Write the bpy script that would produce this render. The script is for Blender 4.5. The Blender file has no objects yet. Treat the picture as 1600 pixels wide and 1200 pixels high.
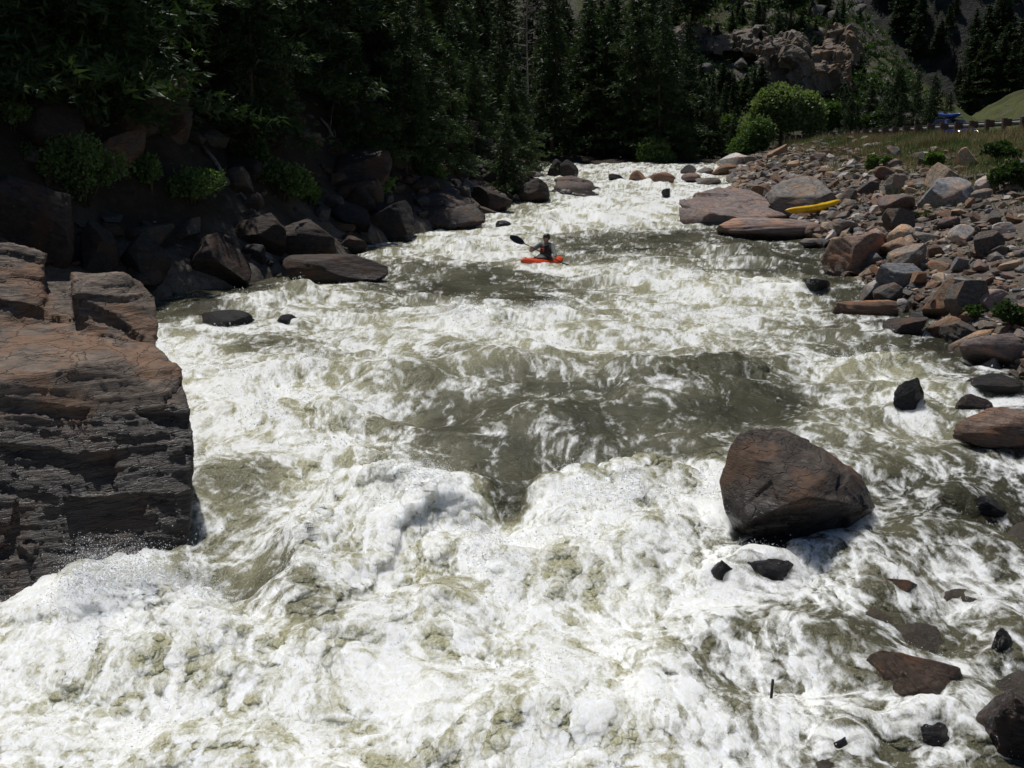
import bpy, bmesh, math, random
import numpy as np
from mathutils import Vector, Matrix, noise as mnoise
R = math.radians
scene = bpy.context.scene
COL = scene.collection
RNG = np.random.default_rng(7)
random.seed(7)

# ------------------------------------------------------------------ camera model
CZ = 5.0; PITCH = R(13.3); FPX = 1570.0
cP, sP = math.cos(PITCH), math.sin(PITCH)
def ray(px, py):
    a = (px - 800) / FPX; b = -(py - 600) / FPX
    return np.array([a, cP + b * sP, -sP + b * cP])
def at_y(px, py, y):
    d = ray(px, py); k = y / d[1]
    return np.array([d[0] * k, y, CZ + d[2] * k])
def py_of(y, z):
    return 600 - FPX * (y * sP + cP * (z - CZ)) / (y * cP + sP * (CZ - z))

# ------------------------------------------------------------------ noise
_perm = np.random.default_rng(11).permutation(256)
_perm = np.concatenate([_perm, _perm, _perm]).astype(np.int32)
_ang = np.random.default_rng(12).uniform(0, 2 * np.pi, 256)
_gx, _gy = np.cos(_ang).astype(np.float32), np.sin(_ang).astype(np.float32)
_g3 = np.random.default_rng(13).normal(size=(256, 3)); _g3 /= np.linalg.norm(_g3, axis=1)[:, None]
_g3 = _g3.astype(np.float32)
def p2(x, y, seed=0):
    x = np.asarray(x, np.float32) + seed * 17.13; y = np.asarray(y, np.float32) + seed * 9.71
    xi = np.floor(x).astype(np.int32); yi = np.floor(y).astype(np.int32)
    fx = x - xi; fy = y - yi
    xi &= 255; yi &= 255
    u = fx * fx * fx * (fx * (fx * 6 - 15) + 10); v = fy * fy * fy * (fy * (fy * 6 - 15) + 10)
    def g(ix, iy, dx, dy):
        h = _perm[_perm[ix] + iy]
        return _gx[h] * dx + _gy[h] * dy
    x1 = (xi + 1) & 255; y1 = (yi + 1) & 255
    a = g(xi, yi, fx, fy); b = g(x1, yi, fx - 1, fy)
    c = g(xi, y1, fx, fy - 1); d = g(x1, y1, fx - 1, fy - 1)
    return (a + u * (b - a) + v * ((c + u * (d - c)) - (a + u * (b - a)))) * 1.5
def p3(P, seed=0):
    P = np.asarray(P, np.float32) + seed * 7.77
    I = np.floor(P).astype(np.int32); F = P - I; I &= 255
    W = F * F * F * (F * (F * 6 - 15) + 10)
    out = 0
    for dx in (0, 1):
        wx = W[:, 0] if dx else 1 - W[:, 0]
        for dy in (0, 1):
            wy = W[:, 1] if dy else 1 - W[:, 1]
            for dz in (0, 1):
                wz = W[:, 2] if dz else 1 - W[:, 2]
                h = _perm[_perm[_perm[(I[:, 0] + dx) & 255] + ((I[:, 1] + dy) & 255)] + ((I[:, 2] + dz) & 255)]
                g = _g3[h]
                out = out + wx * wy * wz * (g[:, 0] * (F[:, 0] - dx) + g[:, 1] * (F[:, 1] - dy) + g[:, 2] * (F[:, 2] - dz))
    return out * 1.5
def fbm2(x, y, o=4, seed=0, gain=.5, lac=2.03):
    s = 0; a = 1.0; t = 0
    for i in range(o):
        s = s + a * p2(x, y, seed + i * 3); t += a
        x = x * lac; y = y * lac; a *= gain
    return s / t
def fbm3(P, o=4, seed=0, gain=.5):
    s = 0; a = 1.0; t = 0
    for i in range(o):
        s = s + a * p3(P, seed + i * 3); t += a
        P = P * 2.03; a *= gain
    return s / t
def ss(a, b, x):
    t = np.clip((x - a) / (b - a), 0, 1)
    return t * t * (3 - 2 * t)

# ------------------------------------------------------------------ river profile
_YS = [0, 5, 7, 8.5, 9.5, 11, 12.5, 14, 17, 22, 30, 37, 42, 50, 60, 75, 95, 130]
_ZS = [0, .25, .4, .5, .6, .85, 1.15, 1.27, 1.38, 1.48, 1.68, 1.95, 2.2, 2.6, 3.0, 3.5, 3.9, 4.3]
_yy = np.linspace(0, 130, 2601); _zz = np.interp(_yy, _YS, _ZS)
_k = np.exp(-np.linspace(-2, 2, 21) ** 2); _k /= _k.sum()
_zz = np.convolve(np.pad(_zz, 10, mode='edge'), _k, mode='valid')
def z0(y): return np.interp(y, _yy, _zz)
def xr(y): return np.interp(y, [0, 5, 6.7, 10, 15, 20, 24, 28, 33, 40, 48, 55, 70, 80, 95], [3.2, 3.9, 4.6, 6.6, 8.0, 8.6, 8.7, 9.1, 10.1, 10.6, 10.9, 11.6, 14.6, 16.5, 20])
def xl(y): return np.interp(y, [0, 15, 20, 23, 25, 28, 33, 37, 40, 44, 48, 56, 65, 75, 84, 95], [-8, -8.4, -8.8, -8.5, -7, -5.2, -4.6, -2.9, -1.5, -.7, .2, .7, 1.6, 2.0, 2.4, 3])

def on_plane(px, py):
    """point where the sight ray meets the mean river surface"""
    d = ray(px, py); lo, hi = 2.0, 128.0
    for _ in range(50):
        m = (lo + hi) / 2
        k = m / d[1]
        if CZ + d[2] * k > z0(m): lo = m
        else: hi = m
    k = lo / d[1]
    return np.array([d[0] * k, lo, CZ + d[2] * k])

# ------------------------------------------------------------------ terrain height
ROAD_Z = 5.2
def hill_far(x, y):
    """the outcrop hill behind the bend and the slopes beyond"""
    h = 3.9 + np.clip(y - 96, 0, None) * .58
    ridge = ss(62, 34, x - (y - 120) * .12)          # falls away on the right
    return 4.4 + (h - 4.4) * (ridge * .97 + .03)
def terrain(x, y):
    x = np.asarray(x, float); y = np.asarray(y, float)
    w = z0(y); r = xr(y); l = xl(y)
    sh = ss(.16, .32, x / (y + .9)) * ss(13.5, 10.5, y)            # stony shallows at lower right
    bed = w - .75 * (1 - sh) + sh * (-.03 + .30 * fbm2(x * 1.3, y * 1.3, 4, 35) - .12 * np.abs(fbm2(x * 3, y * 3, 3, 36)))
    # right bank up to the guardrail, then the road, then the hill beyond
    dr = x - r
    crest = np.interp(y, [0, 30, 50, 85, 95, 110], [5.3, 5.4, 5.55, 5.45, 5.0, 4.6])
    span = np.maximum(24.3 - r, 3)
    t = np.clip(dr / span, 0, 1)
    bank = w + (crest - w) * (t ** .9) + .12
    bank = bank + .16 * fbm2(x * .7, y * .7, 4, 5) * ss(0, 1.5, dr)
    bank = np.where(x > 24.3, crest, bank)
    rd = ss(24.6, 25.9, x)
    bank = bank * (1 - rd) + ROAD_Z * rd
    hr = np.clip(x - 41 - (y - 60) * .25, 0, None)
    bank = bank + hr * .5 + ss(0, 5, hr) * 1.2 * fbm2(x * .15, y * .15, 4, 8)
    right = np.where(dr > -.4, bank * ss(-.4, .5, dr) + bed * (1 - ss(-.4, .5, dr)), bed)
    # left hillside
    dl = l - x
    slope = .55 * np.clip(dl, 0, 2) + .92 * np.clip(dl - 2, 0, 14) + .75 * np.clip(dl - 16, 0, None)
    lef = w + .1 + slope + (.9 * fbm2(x * .25, y * .25, 5, 21) + .35 * np.abs(fbm2(x * .8, y * .8, 3, 22))) * ss(.3, 3, dl)
    left = np.where(dl > -.5, lef * ss(-.5, .4, dl) + bed * (1 - ss(-.5, .4, dl)), bed)
    z = np.maximum(left, right)
    # beyond the bend the river swings out of sight and the valley floor closes it off
    end = ss(80, 84, y + 1.5 * p2(x * .2, y * .2, 30))
    floor = 4.0 + .6 * fbm2(x * .2, y * .2, 4, 31)
    z = np.where(y > 79, np.maximum(z, z * (1 - end) + floor * end), z)
    far = ss(94, 104, y)
    hf = hill_far(x, y) + 2.0 * fbm2(x * .05, y * .05, 5, 33) * ss(100, 125, y)
    z = np.where(y > 94, np.maximum(z, z * (1 - far) + hf * far), z)
    return z
def tz(x, y): return float(terrain(np.array([x]), np.array([y]))[0])
def ground(x, y): return np.maximum(terrain(x, y), z0(y))
def on_ground(px, py, ymin=5.0, ymax=170.0):
    """first point where the sight ray meets land or river"""
    d = ray(px, py); ys = np.concatenate([np.arange(ymin, 60, .05), np.arange(60, ymax, .2)])
    k = ys / d[1]
    zz = CZ + d[2] * k; g = ground(d[0] * k, ys)
    i = np.argmax(zz <= g)
    if zz[i] > g[i]: i = len(ys) - 1
    return np.array([d[0] * k[i], ys[i], g[i]])

# ------------------------------------------------------------------ object helpers
def link(o, parent=None):
    COL.objects.link(o)
    if parent is not None: o.parent = parent
    return o
def tag(o, label=None, cat=None, group=None, kind=None):
    if label: o['label'] = label
    if cat: o['category'] = cat
    if group: o['group'] = group
    if kind: o['kind'] = kind
    return o
def empty(name, loc=(0, 0, 0), rz=0):
    o = bpy.data.objects.new(name, None); COL.objects.link(o)
    o.location = loc; o.rotation_euler = (0, 0, rz); o.empty_display_size = .2
    return o
def np_mesh(name, V, faces4=None, faces3=None, smooth=True):
    me = bpy.data.meshes.new(name)
    V = np.ascontiguousarray(V, np.float32)
    me.vertices.add(len(V)); me.vertices.foreach_set('co', V.ravel())
    idx = []; tot = []
    if faces4 is not None and len(faces4): idx.append(np.asarray(faces4, np.int32).ravel()); tot.append(np.full(len(faces4), 4, np.int32))
    if faces3 is not None and len(faces3): idx.append(np.asarray(faces3, np.int32).ravel()); tot.append(np.full(len(faces3), 3, np.int32))
    idx = np.concatenate(idx); tot = np.concatenate(tot)
    me.loops.add(len(idx)); me.loops.foreach_set('vertex_index', idx)
    me.polygons.add(len(tot))
    st = np.concatenate([[0], np.cumsum(tot)[:-1]]).astype(np.int32)
    me.polygons.foreach_set('loop_start', st)
    me.polygons.foreach_set('use_smooth', np.full(len(tot), smooth))
    me.update(calc_edges=True)
    return me
def attr(me, name, vals):
    a = me.attributes.new(name, 'FLOAT', 'POINT'); a.data.foreach_set('value', np.ascontiguousarray(vals, np.float32))
def cattr(me, name, rgb):
    a = me.attributes.new(name, 'FLOAT_COLOR', 'POINT')
    c = np.ones((len(rgb), 4), np.float32); c[:, :3] = rgb
    a.data.foreach_set('color', c.ravel())
def mesh_obj(name, me, mat, parent=None):
    o = bpy.data.objects.new(name, me)
    if mat is not None: me.materials.clear(); me.materials.append(mat)
    return link(o, parent)
def grid_faces(nr, nc):
    i = np.arange(nr - 1)[:, None] * nc + np.arange(nc - 1)[None, :]
    return np.stack([i, i + 1, i + nc + 1, i + nc], -1).reshape(-1, 4)
def get_V(me):
    v = np.empty(len(me.vertices) * 3, np.float32); me.vertices.foreach_get('co', v); return v.reshape(-1, 3)
def get_N(me):
    v = np.empty(len(me.vertices) * 3, np.float32); me.vertex_normals.foreach_get('vector', v); return v.reshape(-1, 3)
def set_V(me, V):
    me.vertices.foreach_set('co', np.ascontiguousarray(V, np.float32).ravel()); me.update()
def from_bm(name, bm, smooth=False):
    me = bpy.data.meshes.new(name); bm.to_mesh(me); bm.free()
    if smooth: me.polygons.foreach_set('use_smooth', np.ones(len(me.polygons), bool))
    me.update(); return me
def remesh(me, voxel, smooth_iter=0):
    """voxel union of everything in the mesh: one continuous closed surface"""
    o = bpy.data.objects.new('tmp', me); COL.objects.link(o)
    m = o.modifiers.new('r', 'REMESH'); m.mode = 'VOXEL'; m.voxel_size = voxel; m.use_smooth_shade = True
    if smooth_iter:
        s = o.modifiers.new('s', 'SMOOTH'); s.factor = .5; s.iterations = smooth_iter
    dg = bpy.context.evaluated_depsgraph_get()
    out = bpy.data.meshes.new_from_object(o.evaluated_get(dg))
    bpy.data.objects.remove(o); bpy.data.meshes.remove(me)
    return out
def add_hull(bm, pts):
    vs = [bm.verts.new(Vector(p)) for p in pts]
    r = bmesh.ops.convex_hull(bm, input=vs)
    bad = [g for g in r['geom_interior'] if isinstance(g, bmesh.types.BMVert)]
    if bad: bmesh.ops.delete(bm, geom=bad, context='VERTS')
def add_box(bm, c, s, rot=None, bevel=0):
    M = Matrix.Translation(Vector(c)) @ (rot.to_4x4() if rot is not None else Matrix()) @ Matrix.Diagonal((s[0], s[1], s[2], 1))
    r = bmesh.ops.create_cube(bm, size=1, matrix=M)
    if bevel:
        es = list({e for v in r['verts'] for e in v.link_edges})
        bmesh.ops.bevel(bm, geom=es, offset=bevel, segments=2, affect='EDGES', profile=.6)
def add_tube(bm, pts, rad, seg=8, cap=True):
    pts = [Vector(p) for p in pts]
    if not hasattr(rad, '__len__'): rad = [rad] * len(pts)
    rings = []; up = Vector((0, 0, 1))
    for i, p in enumerate(pts):
        t = (pts[min(i + 1, len(pts) - 1)] - pts[max(i - 1, 0)]).normalized()
        a = t.cross(up if abs(t.dot(up)) < .95 else Vector((1, 0, 0))).normalized(); b = t.cross(a)
        rings.append([bm.verts.new(p + rad[i] * (math.cos(2 * math.pi * k / seg) * a + math.sin(2 * math.pi * k / seg) * b)) for k in range(seg)])
    for A, B in zip(rings, rings[1:]):
        for k in range(seg): bm.faces.new((A[k], A[(k + 1) % seg], B[(k + 1) % seg], B[k]))
    if cap:
        bm.faces.new(rings[0][::-1]); bm.faces.new(rings[-1])
def add_ball(bm, c, r, rot=None, sub=3):
    if not hasattr(r, '__len__'): r = (r, r, r)
    M = Matrix.Translation(Vector(c)) @ (rot.to_4x4() if rot is not None else Matrix()) @ Matrix.Diagonal((r[0], r[1], r[2], 1))
    bmesh.ops.create_icosphere(bm, subdivisions=sub, radius=1, matrix=M)
def add_limb(bm, pts, rad):
    """tapered limb with round joints, closed, for a later voxel union"""
    for p, r in zip(pts, rad): add_ball(bm, p, r, sub=2)
    for (a, b, ra, rb) in zip(pts, pts[1:], rad, rad[1:]): add_tube(bm, [a, b], [ra, rb], 12)

# ------------------------------------------------------------------ materials
class NT:
    def __init__(s, name):
        s.m = bpy.data.materials.new(name); s.m.use_nodes = True
        s.t = s.m.node_tree; s.t.nodes.clear()
        s.out = s.n('ShaderNodeOutputMaterial')
    def n(s, typ, **kw):
        nd = s.t.nodes.new(typ)
        for k, v in kw.items(): setattr(nd, k, v)
        return nd
    def set(s, sock, v):
        if v is None: return
        if isinstance(v, bpy.types.NodeSocket): s.t.links.new(v, sock)
        elif hasattr(v, '__len__') and len(v) == 3 and sock.type == 'RGBA': sock.default_value = (*v, 1)
        else: sock.default_value = v
    def math(s, op, a, b=None, c=None, clamp=False):
        nd = s.n('ShaderNodeMath', operation=op, use_clamp=clamp)
        s.set(nd.inputs[0], a); s.set(nd.inputs[1], b)
        if c is not None: s.set(nd.inputs[2], c)
        return nd.outputs[0]
    def noise(s, scale, detail=4, rough=.5, vec=None, dist=0):
        nd = s.n('ShaderNodeTexNoise'); nd.inputs['Scale'].default_value = scale
        nd.inputs['Detail'].default_value = detail; nd.inputs['Roughness'].default_value = rough
        nd.inputs['Distortion'].default_value = dist
        if vec is not None: s.set(nd.inputs['Vector'], vec)
        return nd.outputs['Fac']
    def mapping(s, vec, scale=(1, 1, 1), rot=(0, 0, 0), loc=None):
        nd = s.n('ShaderNodeMapping'); s.set(nd.inputs['Vector'], vec)
        nd.inputs['Scale'].default_value = scale; nd.inputs['Rotation'].default_value = rot
        if loc is not None: s.set(nd.inputs['Location'], loc)
        return nd.outputs[0]
    def ramp(s, fac, stops, interp='LINEAR'):
        nd = s.n('ShaderNodeValToRGB'); s.set(nd.inputs[0], fac); cr = nd.color_ramp; cr.interpolation = interp
        while len(cr.elements) < len(stops): cr.elements.new(.5)
        for e, (p, c) in zip(cr.elements, stops):
            e.position = p; e.color = (*c, 1) if hasattr(c, '__len__') else (c, c, c, 1)
        return nd.outputs[0]
    def mix(s, f, a, b, mode='MIX'):
        nd = s.n('ShaderNodeMix', data_type='RGBA', blend_type=mode)
        s.set(nd.inputs[0], f); s.set(nd.inputs[6], a); s.set(nd.inputs[7], b); return nd.outputs[2]
    def mr(s, v, a, b, c=0., d=1., smooth=True):
        nd = s.n('ShaderNodeMapRange'); nd.interpolation_type = 'SMOOTHSTEP' if smooth else 'LINEAR'
        s.set(nd.inputs[0], v)
        for i, q in enumerate((a, b, c, d)): nd.inputs[i + 1].default_value = q
        return nd.outputs[0]
    def attr(s, name, typ='GEOMETRY', out='Fac'):
        nd = s.n('ShaderNodeAttribute', attribute_name=name); nd.attribute_type = typ; return nd.outputs[out]
    def bsdf(s, color, rough=.6, spec=.5, normal=None, metal=0, **kw):
        nd = s.n('ShaderNodeBsdfPrincipled')
        s.set(nd.inputs['Base Color'], color); s.set(nd.inputs['Roughness'], rough)
        s.set(nd.inputs['Specular IOR Level'], spec); s.set(nd.inputs['Metallic'], metal)
        if normal is not None: s.set(nd.inputs['Normal'], normal)
        for k, v in kw.items(): s.set(nd.inputs[k], v)
        return nd.outputs[0]
    def bump(s, h, strength=.5, dist=.02, normal=None):
        nd = s.n('ShaderNodeBump'); s.set(nd.inputs['Height'], h); nd.inputs['Strength'].default_value = strength
        nd.inputs['Distance'].default_value = dist
        if normal is not None: s.set(nd.inputs['Normal'], normal)
        return nd.outputs[0]
    def mixs(s, f, a, b):
        nd = s.n('ShaderNodeMixShader'); s.set(nd.inputs[0], f); s.t.links.new(a, nd.inputs[1]); s.t.links.new(b, nd.inputs[2]); return nd.outputs[0]
    def done(s, sh):
        s.t.links.new(sh, s.out.inputs['Surface']); return s.m
    def pos(s): return s.n('ShaderNodeNewGeometry').outputs['Position']
    def objc(s): return s.n('ShaderNodeTexCoord').outputs['Object']

def simple(name, col, rough=.5, metal=0, vary=.15, scale=20, spec=.5, **kw):
    t = NT(name); nz = t.noise(scale, 4, .6, t.objc())
    c = t.mix(t.mr(nz, .3, .7), tuple(k * (1 - vary) for k in col), tuple(min(1, k * (1 + vary)) for k in col))
    return t.done(t.bsdf(c, t.mr(nz, .2, .8, rough * .85, min(1, rough * 1.15)), spec, t.bump(nz, .08, .005), metal, **kw))

def mat_rock(name, strata=.4, wet=True, gloss=.24, rust=.6):
    """angular schist and granite: tint from the object's own colour, wet below its wet height"""
    rust_k = rust; t = NT(name); oc = t.objc(); P = t.pos()
    oi = t.n('ShaderNodeObjectInfo'); rnd = oi.outputs['Random']; tint = oi.outputs['Color']
    off = t.n('ShaderNodeCombineXYZ'); t.set(off.inputs[0], t.math('MULTIPLY', rnd, 37.)); t.set(off.inputs[2], t.math('MULTIPLY', rnd, 91.))
    v = t.n('ShaderNodeVectorMath', operation='ADD'); t.set(v.inputs[0], oc); t.set(v.inputs[1], off.outputs[0]); v = v.outputs[0]
    big = t.noise(1.3, 5, .6, v); mid = t.noise(6, 8, .68, v); fine = t.noise(38, 6, .7, v)
    vs = t.mapping(v, (1.2, 1.2, 9), (.18, .1, 0)); lay = t.noise(1.6, 8, .66, vs, .5)
    dark = t.mix(1., tint, (.42, .42, .46), 'MULTIPLY'); lite = t.mix(1., tint, (1.55, 1.5, 1.45), 'MULTIPLY')
    rust = t.mix(1., tint, (1.5, 1.0, .66), 'MULTIPLY')
    c = t.mix(t.mr(mid, .34, .66), dark, tint)
    c = t.mix(t.math('MULTIPLY', t.mr(lay, .42, .7), .75 * strata + .15), c, lite)
    c = t.mix(t.math('MULTIPLY', t.mr(big, .5, .62), rust_k), c, rust)
    c = t.mix(t.math('MULTIPLY', t.mr(fine, .56, .74), .35), c, lite)
    vo = t.n('ShaderNodeTexVoronoi', feature='DISTANCE_TO_EDGE'); vo.inputs['Scale'].default_value = 1.7
    wv = t.n('ShaderNodeVectorMath', operation='ADD'); t.set(wv.inputs[0], vs)
    nzv = t.n('ShaderNodeTexNoise'); nzv.inputs['Scale'].default_value = 2.5; nzv.inputs['Detail'].default_value = 5; t.set(nzv.inputs['Vector'], v)
    t.set(wv.inputs[1], nzv.outputs['Color']); t.set(vo.inputs['Vector'], wv.outputs[0])
    crack = t.mr(vo.outputs[0], 0, .035, 1, 0)
    c = t.mix(t.math('MULTIPLY', crack, .55), c, dark)
    # lichen
    li = t.mr(t.noise(9, 5, .6, v), .64, .72); c = t.mix(t.math('MULTIPLY', li, .25), c, (.3, .3, .25))
    rough = .75; spec = .35
    if wet:
        z = t.n('ShaderNodeSeparateXYZ'); t.set(z.inputs[0], P)
        wz = t.attr('wet_z', 'OBJECT')
        h = t.math('SUBTRACT', z.outputs[2], wz)
        h = t.math('ADD', h, t.math('MULTIPLY', t.math('SUBTRACT', mid, .5), -.5))
        w = t.mr(h, -.05, .22, 1, 0)
        c = t.mix(t.math('MULTIPLY', w, .85), c, t.mix(1., c, (.22, .22, .23), 'MULTIPLY'))
        rough = t.mr(w, 0, 1, .75, gloss); spec = t.mr(w, 0, 1, .3, .45)
    hgt = t.math('ADD', t.math('MULTIPLY', mid, .6), t.math('MULTIPLY', fine, .22))
    hgt = t.math('ADD', hgt, t.math('MULTIPLY', lay, strata * 1.3))
    hgt = t.math('SUBTRACT', hgt, t.math('MULTIPLY', crack, .5))
    return t.done(t.bsdf(c, rough, spec, t.bump(hgt, .75, .05)))

def mat_leaf(name, c0, c1, trans=.3):
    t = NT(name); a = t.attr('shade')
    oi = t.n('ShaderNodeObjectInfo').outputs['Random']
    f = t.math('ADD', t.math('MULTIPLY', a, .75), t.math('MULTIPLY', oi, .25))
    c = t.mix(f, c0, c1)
    b = t.bsdf(c, .55, .3)
    tr = t.n('ShaderNodeBsdfTranslucent'); t.set(tr.inputs[0], t.mix(1., c, (1.2, 1.3, .6), 'MULTIPLY'))
    return t.done(t.mixs(trans, b, tr.outputs[0]))

def mat_bark(name, c0=(.035, .026, .02), c1=(.11, .085, .065)):
    t = NT(name); v = t.mapping(t.objc(), (1, 1, .18)); n = t.noise(14, 6, .65, v)
    return t.done(t.bsdf(t.mix(t.mr(n, .35, .65), c0, c1), .9, .2, t.bump(n, .8, .03)))
# ================================================================== THE RIVER
# foam coverage by station down the river (rows) and position across it (columns)
FC = np.arange(0, 1601, 100)
_ = None
FROWS = {
 255: [0,0,0,0,0,0,0,.3,.75,.8,.8,.75,.3,0,0,0,0],
 280: [0,0,0,0,0,0,0,.4,.8,.75,.85,.8,.3,0,0,0,0],
 300: [0,0,0,0,0,0,0,.3,.4,.65,.9,.85,.3,0,0,0,0],
 325: [0,0,0,0,0,0,.1,.35,.6,.8,.95,.8,.3,0,0,0,0],
 345: [0,0,0,0,0,.1,.2,.5,.75,.9,.9,.6,.2,.1,0,0,0],
 375: [0,0,0,0,0,.15,.5,.85,.75,.45,.35,.3,.25,.2,0,0,0],
 400: [0,0,0,0,0,.2,.6,.75,.7,.45,.5,.5,.35,.3,.1,0,0],
 425: [0,0,0,.05,.1,.15,.45,.45,.4,.65,.8,.55,.4,.4,.3,.1,0],
 455: [0,0,0,.1,.35,.75,.5,.3,.35,.5,.75,.85,.85,.45,.3,.1,0],
 480: [0,0,.05,.25,.6,.7,.55,.65,.45,.6,.7,.85,.75,.45,.3,.1,0],
 510: [0,0,.3,.5,.6,.7,.8,.9,.7,.75,.75,.8,.65,.5,.35,.2,.1],
 545: [0,0,.6,.95,.5,.55,.75,.65,.8,.7,.6,.65,.55,.5,.45,.3,.1],
 580: [0,0,.6,.9,.85,.75,.75,.5,.45,.5,.5,.4,.45,.7,.75,.4,.2],
 620: [0,0,.6,.9,.9,.85,.6,.4,.35,.35,.4,.35,.25,.45,.6,.6,.3],
 660: [0,0,.6,.75,.85,.75,.5,.3,.25,.25,.28,.2,.25,.5,.45,.45,.3],
 700: [0,0,.6,.55,.6,.8,.5,.45,.2,.22,.3,.35,.5,.4,.5,.4,.3],
 740: [0,0,.6,.42,.42,.75,.6,.6,.12,.4,.7,.8,.7,.5,.45,.35,.25],
 780: [.3,.3,.5,.32,.28,.7,.95,1.,.3,.85,.75,.85,.8,.5,.4,.35,.25],
 820: [.3,.4,.6,.3,.2,.7,.85,.9,.95,.85,.7,.85,.8,.5,.45,.38,.28],
 860: [.4,.5,.95,.28,.1,.6,.78,.72,1.,.9,.85,.9,.55,.5,.48,.42,.35],
 900: [.4,.8,1.,.4,.1,.55,.72,.65,.95,.9,.9,.8,.42,.62,.5,.5,.4],
 950: [.7,.95,.95,.85,.4,.5,.62,.7,.95,.85,.95,.85,.62,.7,.45,.55,.45],
 1000: [.85,.9,.88,1.,.95,.55,.72,.8,.8,.7,.95,.75,.72,.48,.38,.42,.45],
 1060: [.85,.8,.75,.9,.95,.85,.85,.8,.72,.85,.8,.6,.78,.62,.42,.55,.5],
 1120: [.8,.85,.8,.85,.75,.78,.75,.85,.72,.9,.85,.85,.88,.75,.5,.55,.42],
 1200: [.8,.75,.85,.8,.75,.8,.78,.75,.85,.8,.85,.8,.65,.5,.48,.55,.35],
 1290: [.8,.8,.8,.8,.8,.8,.75,.75,.8,.8,.8,.75,.6,.5,.45,.5,.35]}
FPY = np.array(sorted(FROWS)); FT = np.array([FROWS[k] for k in FPY], float)

# rows stand at river stations, columns fan out with the valley
_py = np.concatenate([np.arange(256.5, 330, 1.0), np.arange(330, 1290, 1.25)])
_ydense = np.linspace(4.6, 100, 20000); _pyd = py_of(_ydense, z0(_ydense))
ROW_Y = np.interp(_py[::-1], _pyd[::-1], _ydense[::-1])     # near to far
ROW_Y = np.concatenate([ROW_Y, np.linspace(ROW_Y[-1] + .3, 100, 12)])
T_COL = np.linspace(-.66, .66, 1240)
Yg, Tg = np.meshgrid(ROW_Y, T_COL, indexing='ij')
Xg = Tg * (Yg * .985 + .9)
nr, nc = Yg.shape
X = Xg.ravel(); Y = Yg.ravel()
B = z0(Y)
def rows_value(tab, X, Y):
    """read a station table at river positions"""
    st_y = np.array([np.interp(-p, -_pyd, _ydense) if p < 1285 else 4.6 for p in FPY])     # far .. near
    st_y = np.array([np.interp(p, _pyd[::-1], _ydense[::-1]) for p in FPY])
    fi = np.interp(Y, st_y[::-1], np.arange(len(FPY))[::-1].astype(float))
    col = (X / (Y * .985 + .9) * FPX + 800) / 100
    i = np.clip(np.floor(fi).astype(int), 0, len(FPY) - 2); u = ss(0, 1, fi - i)
    j = np.clip(np.floor(col).astype(int), 0, 15); v = ss(0, 1, np.clip(col - j, 0, 1))
    return (tab[i, j] * (1 - v) + tab[i, j + 1] * v) * (1 - u) + (tab[i + 1, j] * (1 - v) + tab[i + 1, j + 1] * v) * u

def poly_world(pts):
    return [on_plane(*p)[:2] for p in pts]
def ridge(pts, h, wu, wd, ends=.5):
    """a standing wave: crest along a line, steep on one side; wu upstream width, wd downstream width"""
    P = poly_world(pts); out = np.zeros(len(X)); best = np.full(len(X), 1e9)
    lo = min(p[1] for p in P) - 3 * wd - 1; hi = max(p[1] for p in P) + 3 * wu + 1
    m = (Y > lo) & (Y < hi); xs = X[m] + .28 * p2(X[m] * 1.1, Y[m] * 1.1, 41) + .10 * p2(X[m] * 3.7, Y[m] * 3.7, 43); ys = Y[m] + .34 * p2(X[m] * .9, Y[m] * .9, 42) + .13 * p2(X[m] * 3.3, Y[m] * 3.3, 44) + .05 * p2(X[m] * 9, Y[m] * 9, 46)
    b = np.full(m.sum(), 1e9); sg = np.zeros(m.sum()); along = np.zeros(m.sum())
    L = 0; segs = []
    for a, c in zip(P, P[1:]):
        d = np.hypot(*(c - a)); segs.append((a, c, L, d)); L += d
    for a, c, l0, d in segs:
        t = np.clip(((xs - a[0]) * (c[0] - a[0]) + (ys - a[1]) * (c[1] - a[1])) / d ** 2, 0, 1)
        qx = a[0] + t * (c[0] - a[0]); qy = a[1] + t * (c[1] - a[1])
        dist = np.hypot(xs - qx, ys - qy); k = dist < b
        nx, ny = -(c[1] - a[1]) / d, (c[0] - a[0]) / d
        if ny < 0: nx, ny = -nx, -ny
        s = (xs - qx) * nx + (ys - qy) * ny
        b[k] = dist[k]; sg[k] = s[k]; along[k] = (l0 + t * d)[k]
    w = np.where(sg > 0, wu, wd)
    e = (ss(-.03, ends * .6 + .01, along / L) * ss(-.03, ends * .6 + .01, 1 - along / L)) * (.75 + .5 * p2(xs * .9, ys * .9, 47)) 
    out[m] = h * np.exp(-(b / w) ** 1.7) * e
    return out
def blob(px, py, h, rx, ry=None):
    c = on_plane(px, py); ry = ry or rx
    return h * np.exp(-(((X - c[0]) / rx) ** 2 + ((Y - c[1]) / ry) ** 2))

DIST = np.hypot(X, Y)
H = np.zeros(len(X))
foamy = np.zeros(len(X))
def wave(pts, h, wu, wd, f=.0, ends=.5):
    global H, foamy
    r = ridge(pts, h, wu, wd, ends); H += r; foamy = np.maximum(foamy, f * np.clip(r / h, 0, 1) ** 1.5)
def dome(px, py, h, rx, ry=None): 
    global H; H += blob(px, py, h, rx, ry)
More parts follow.
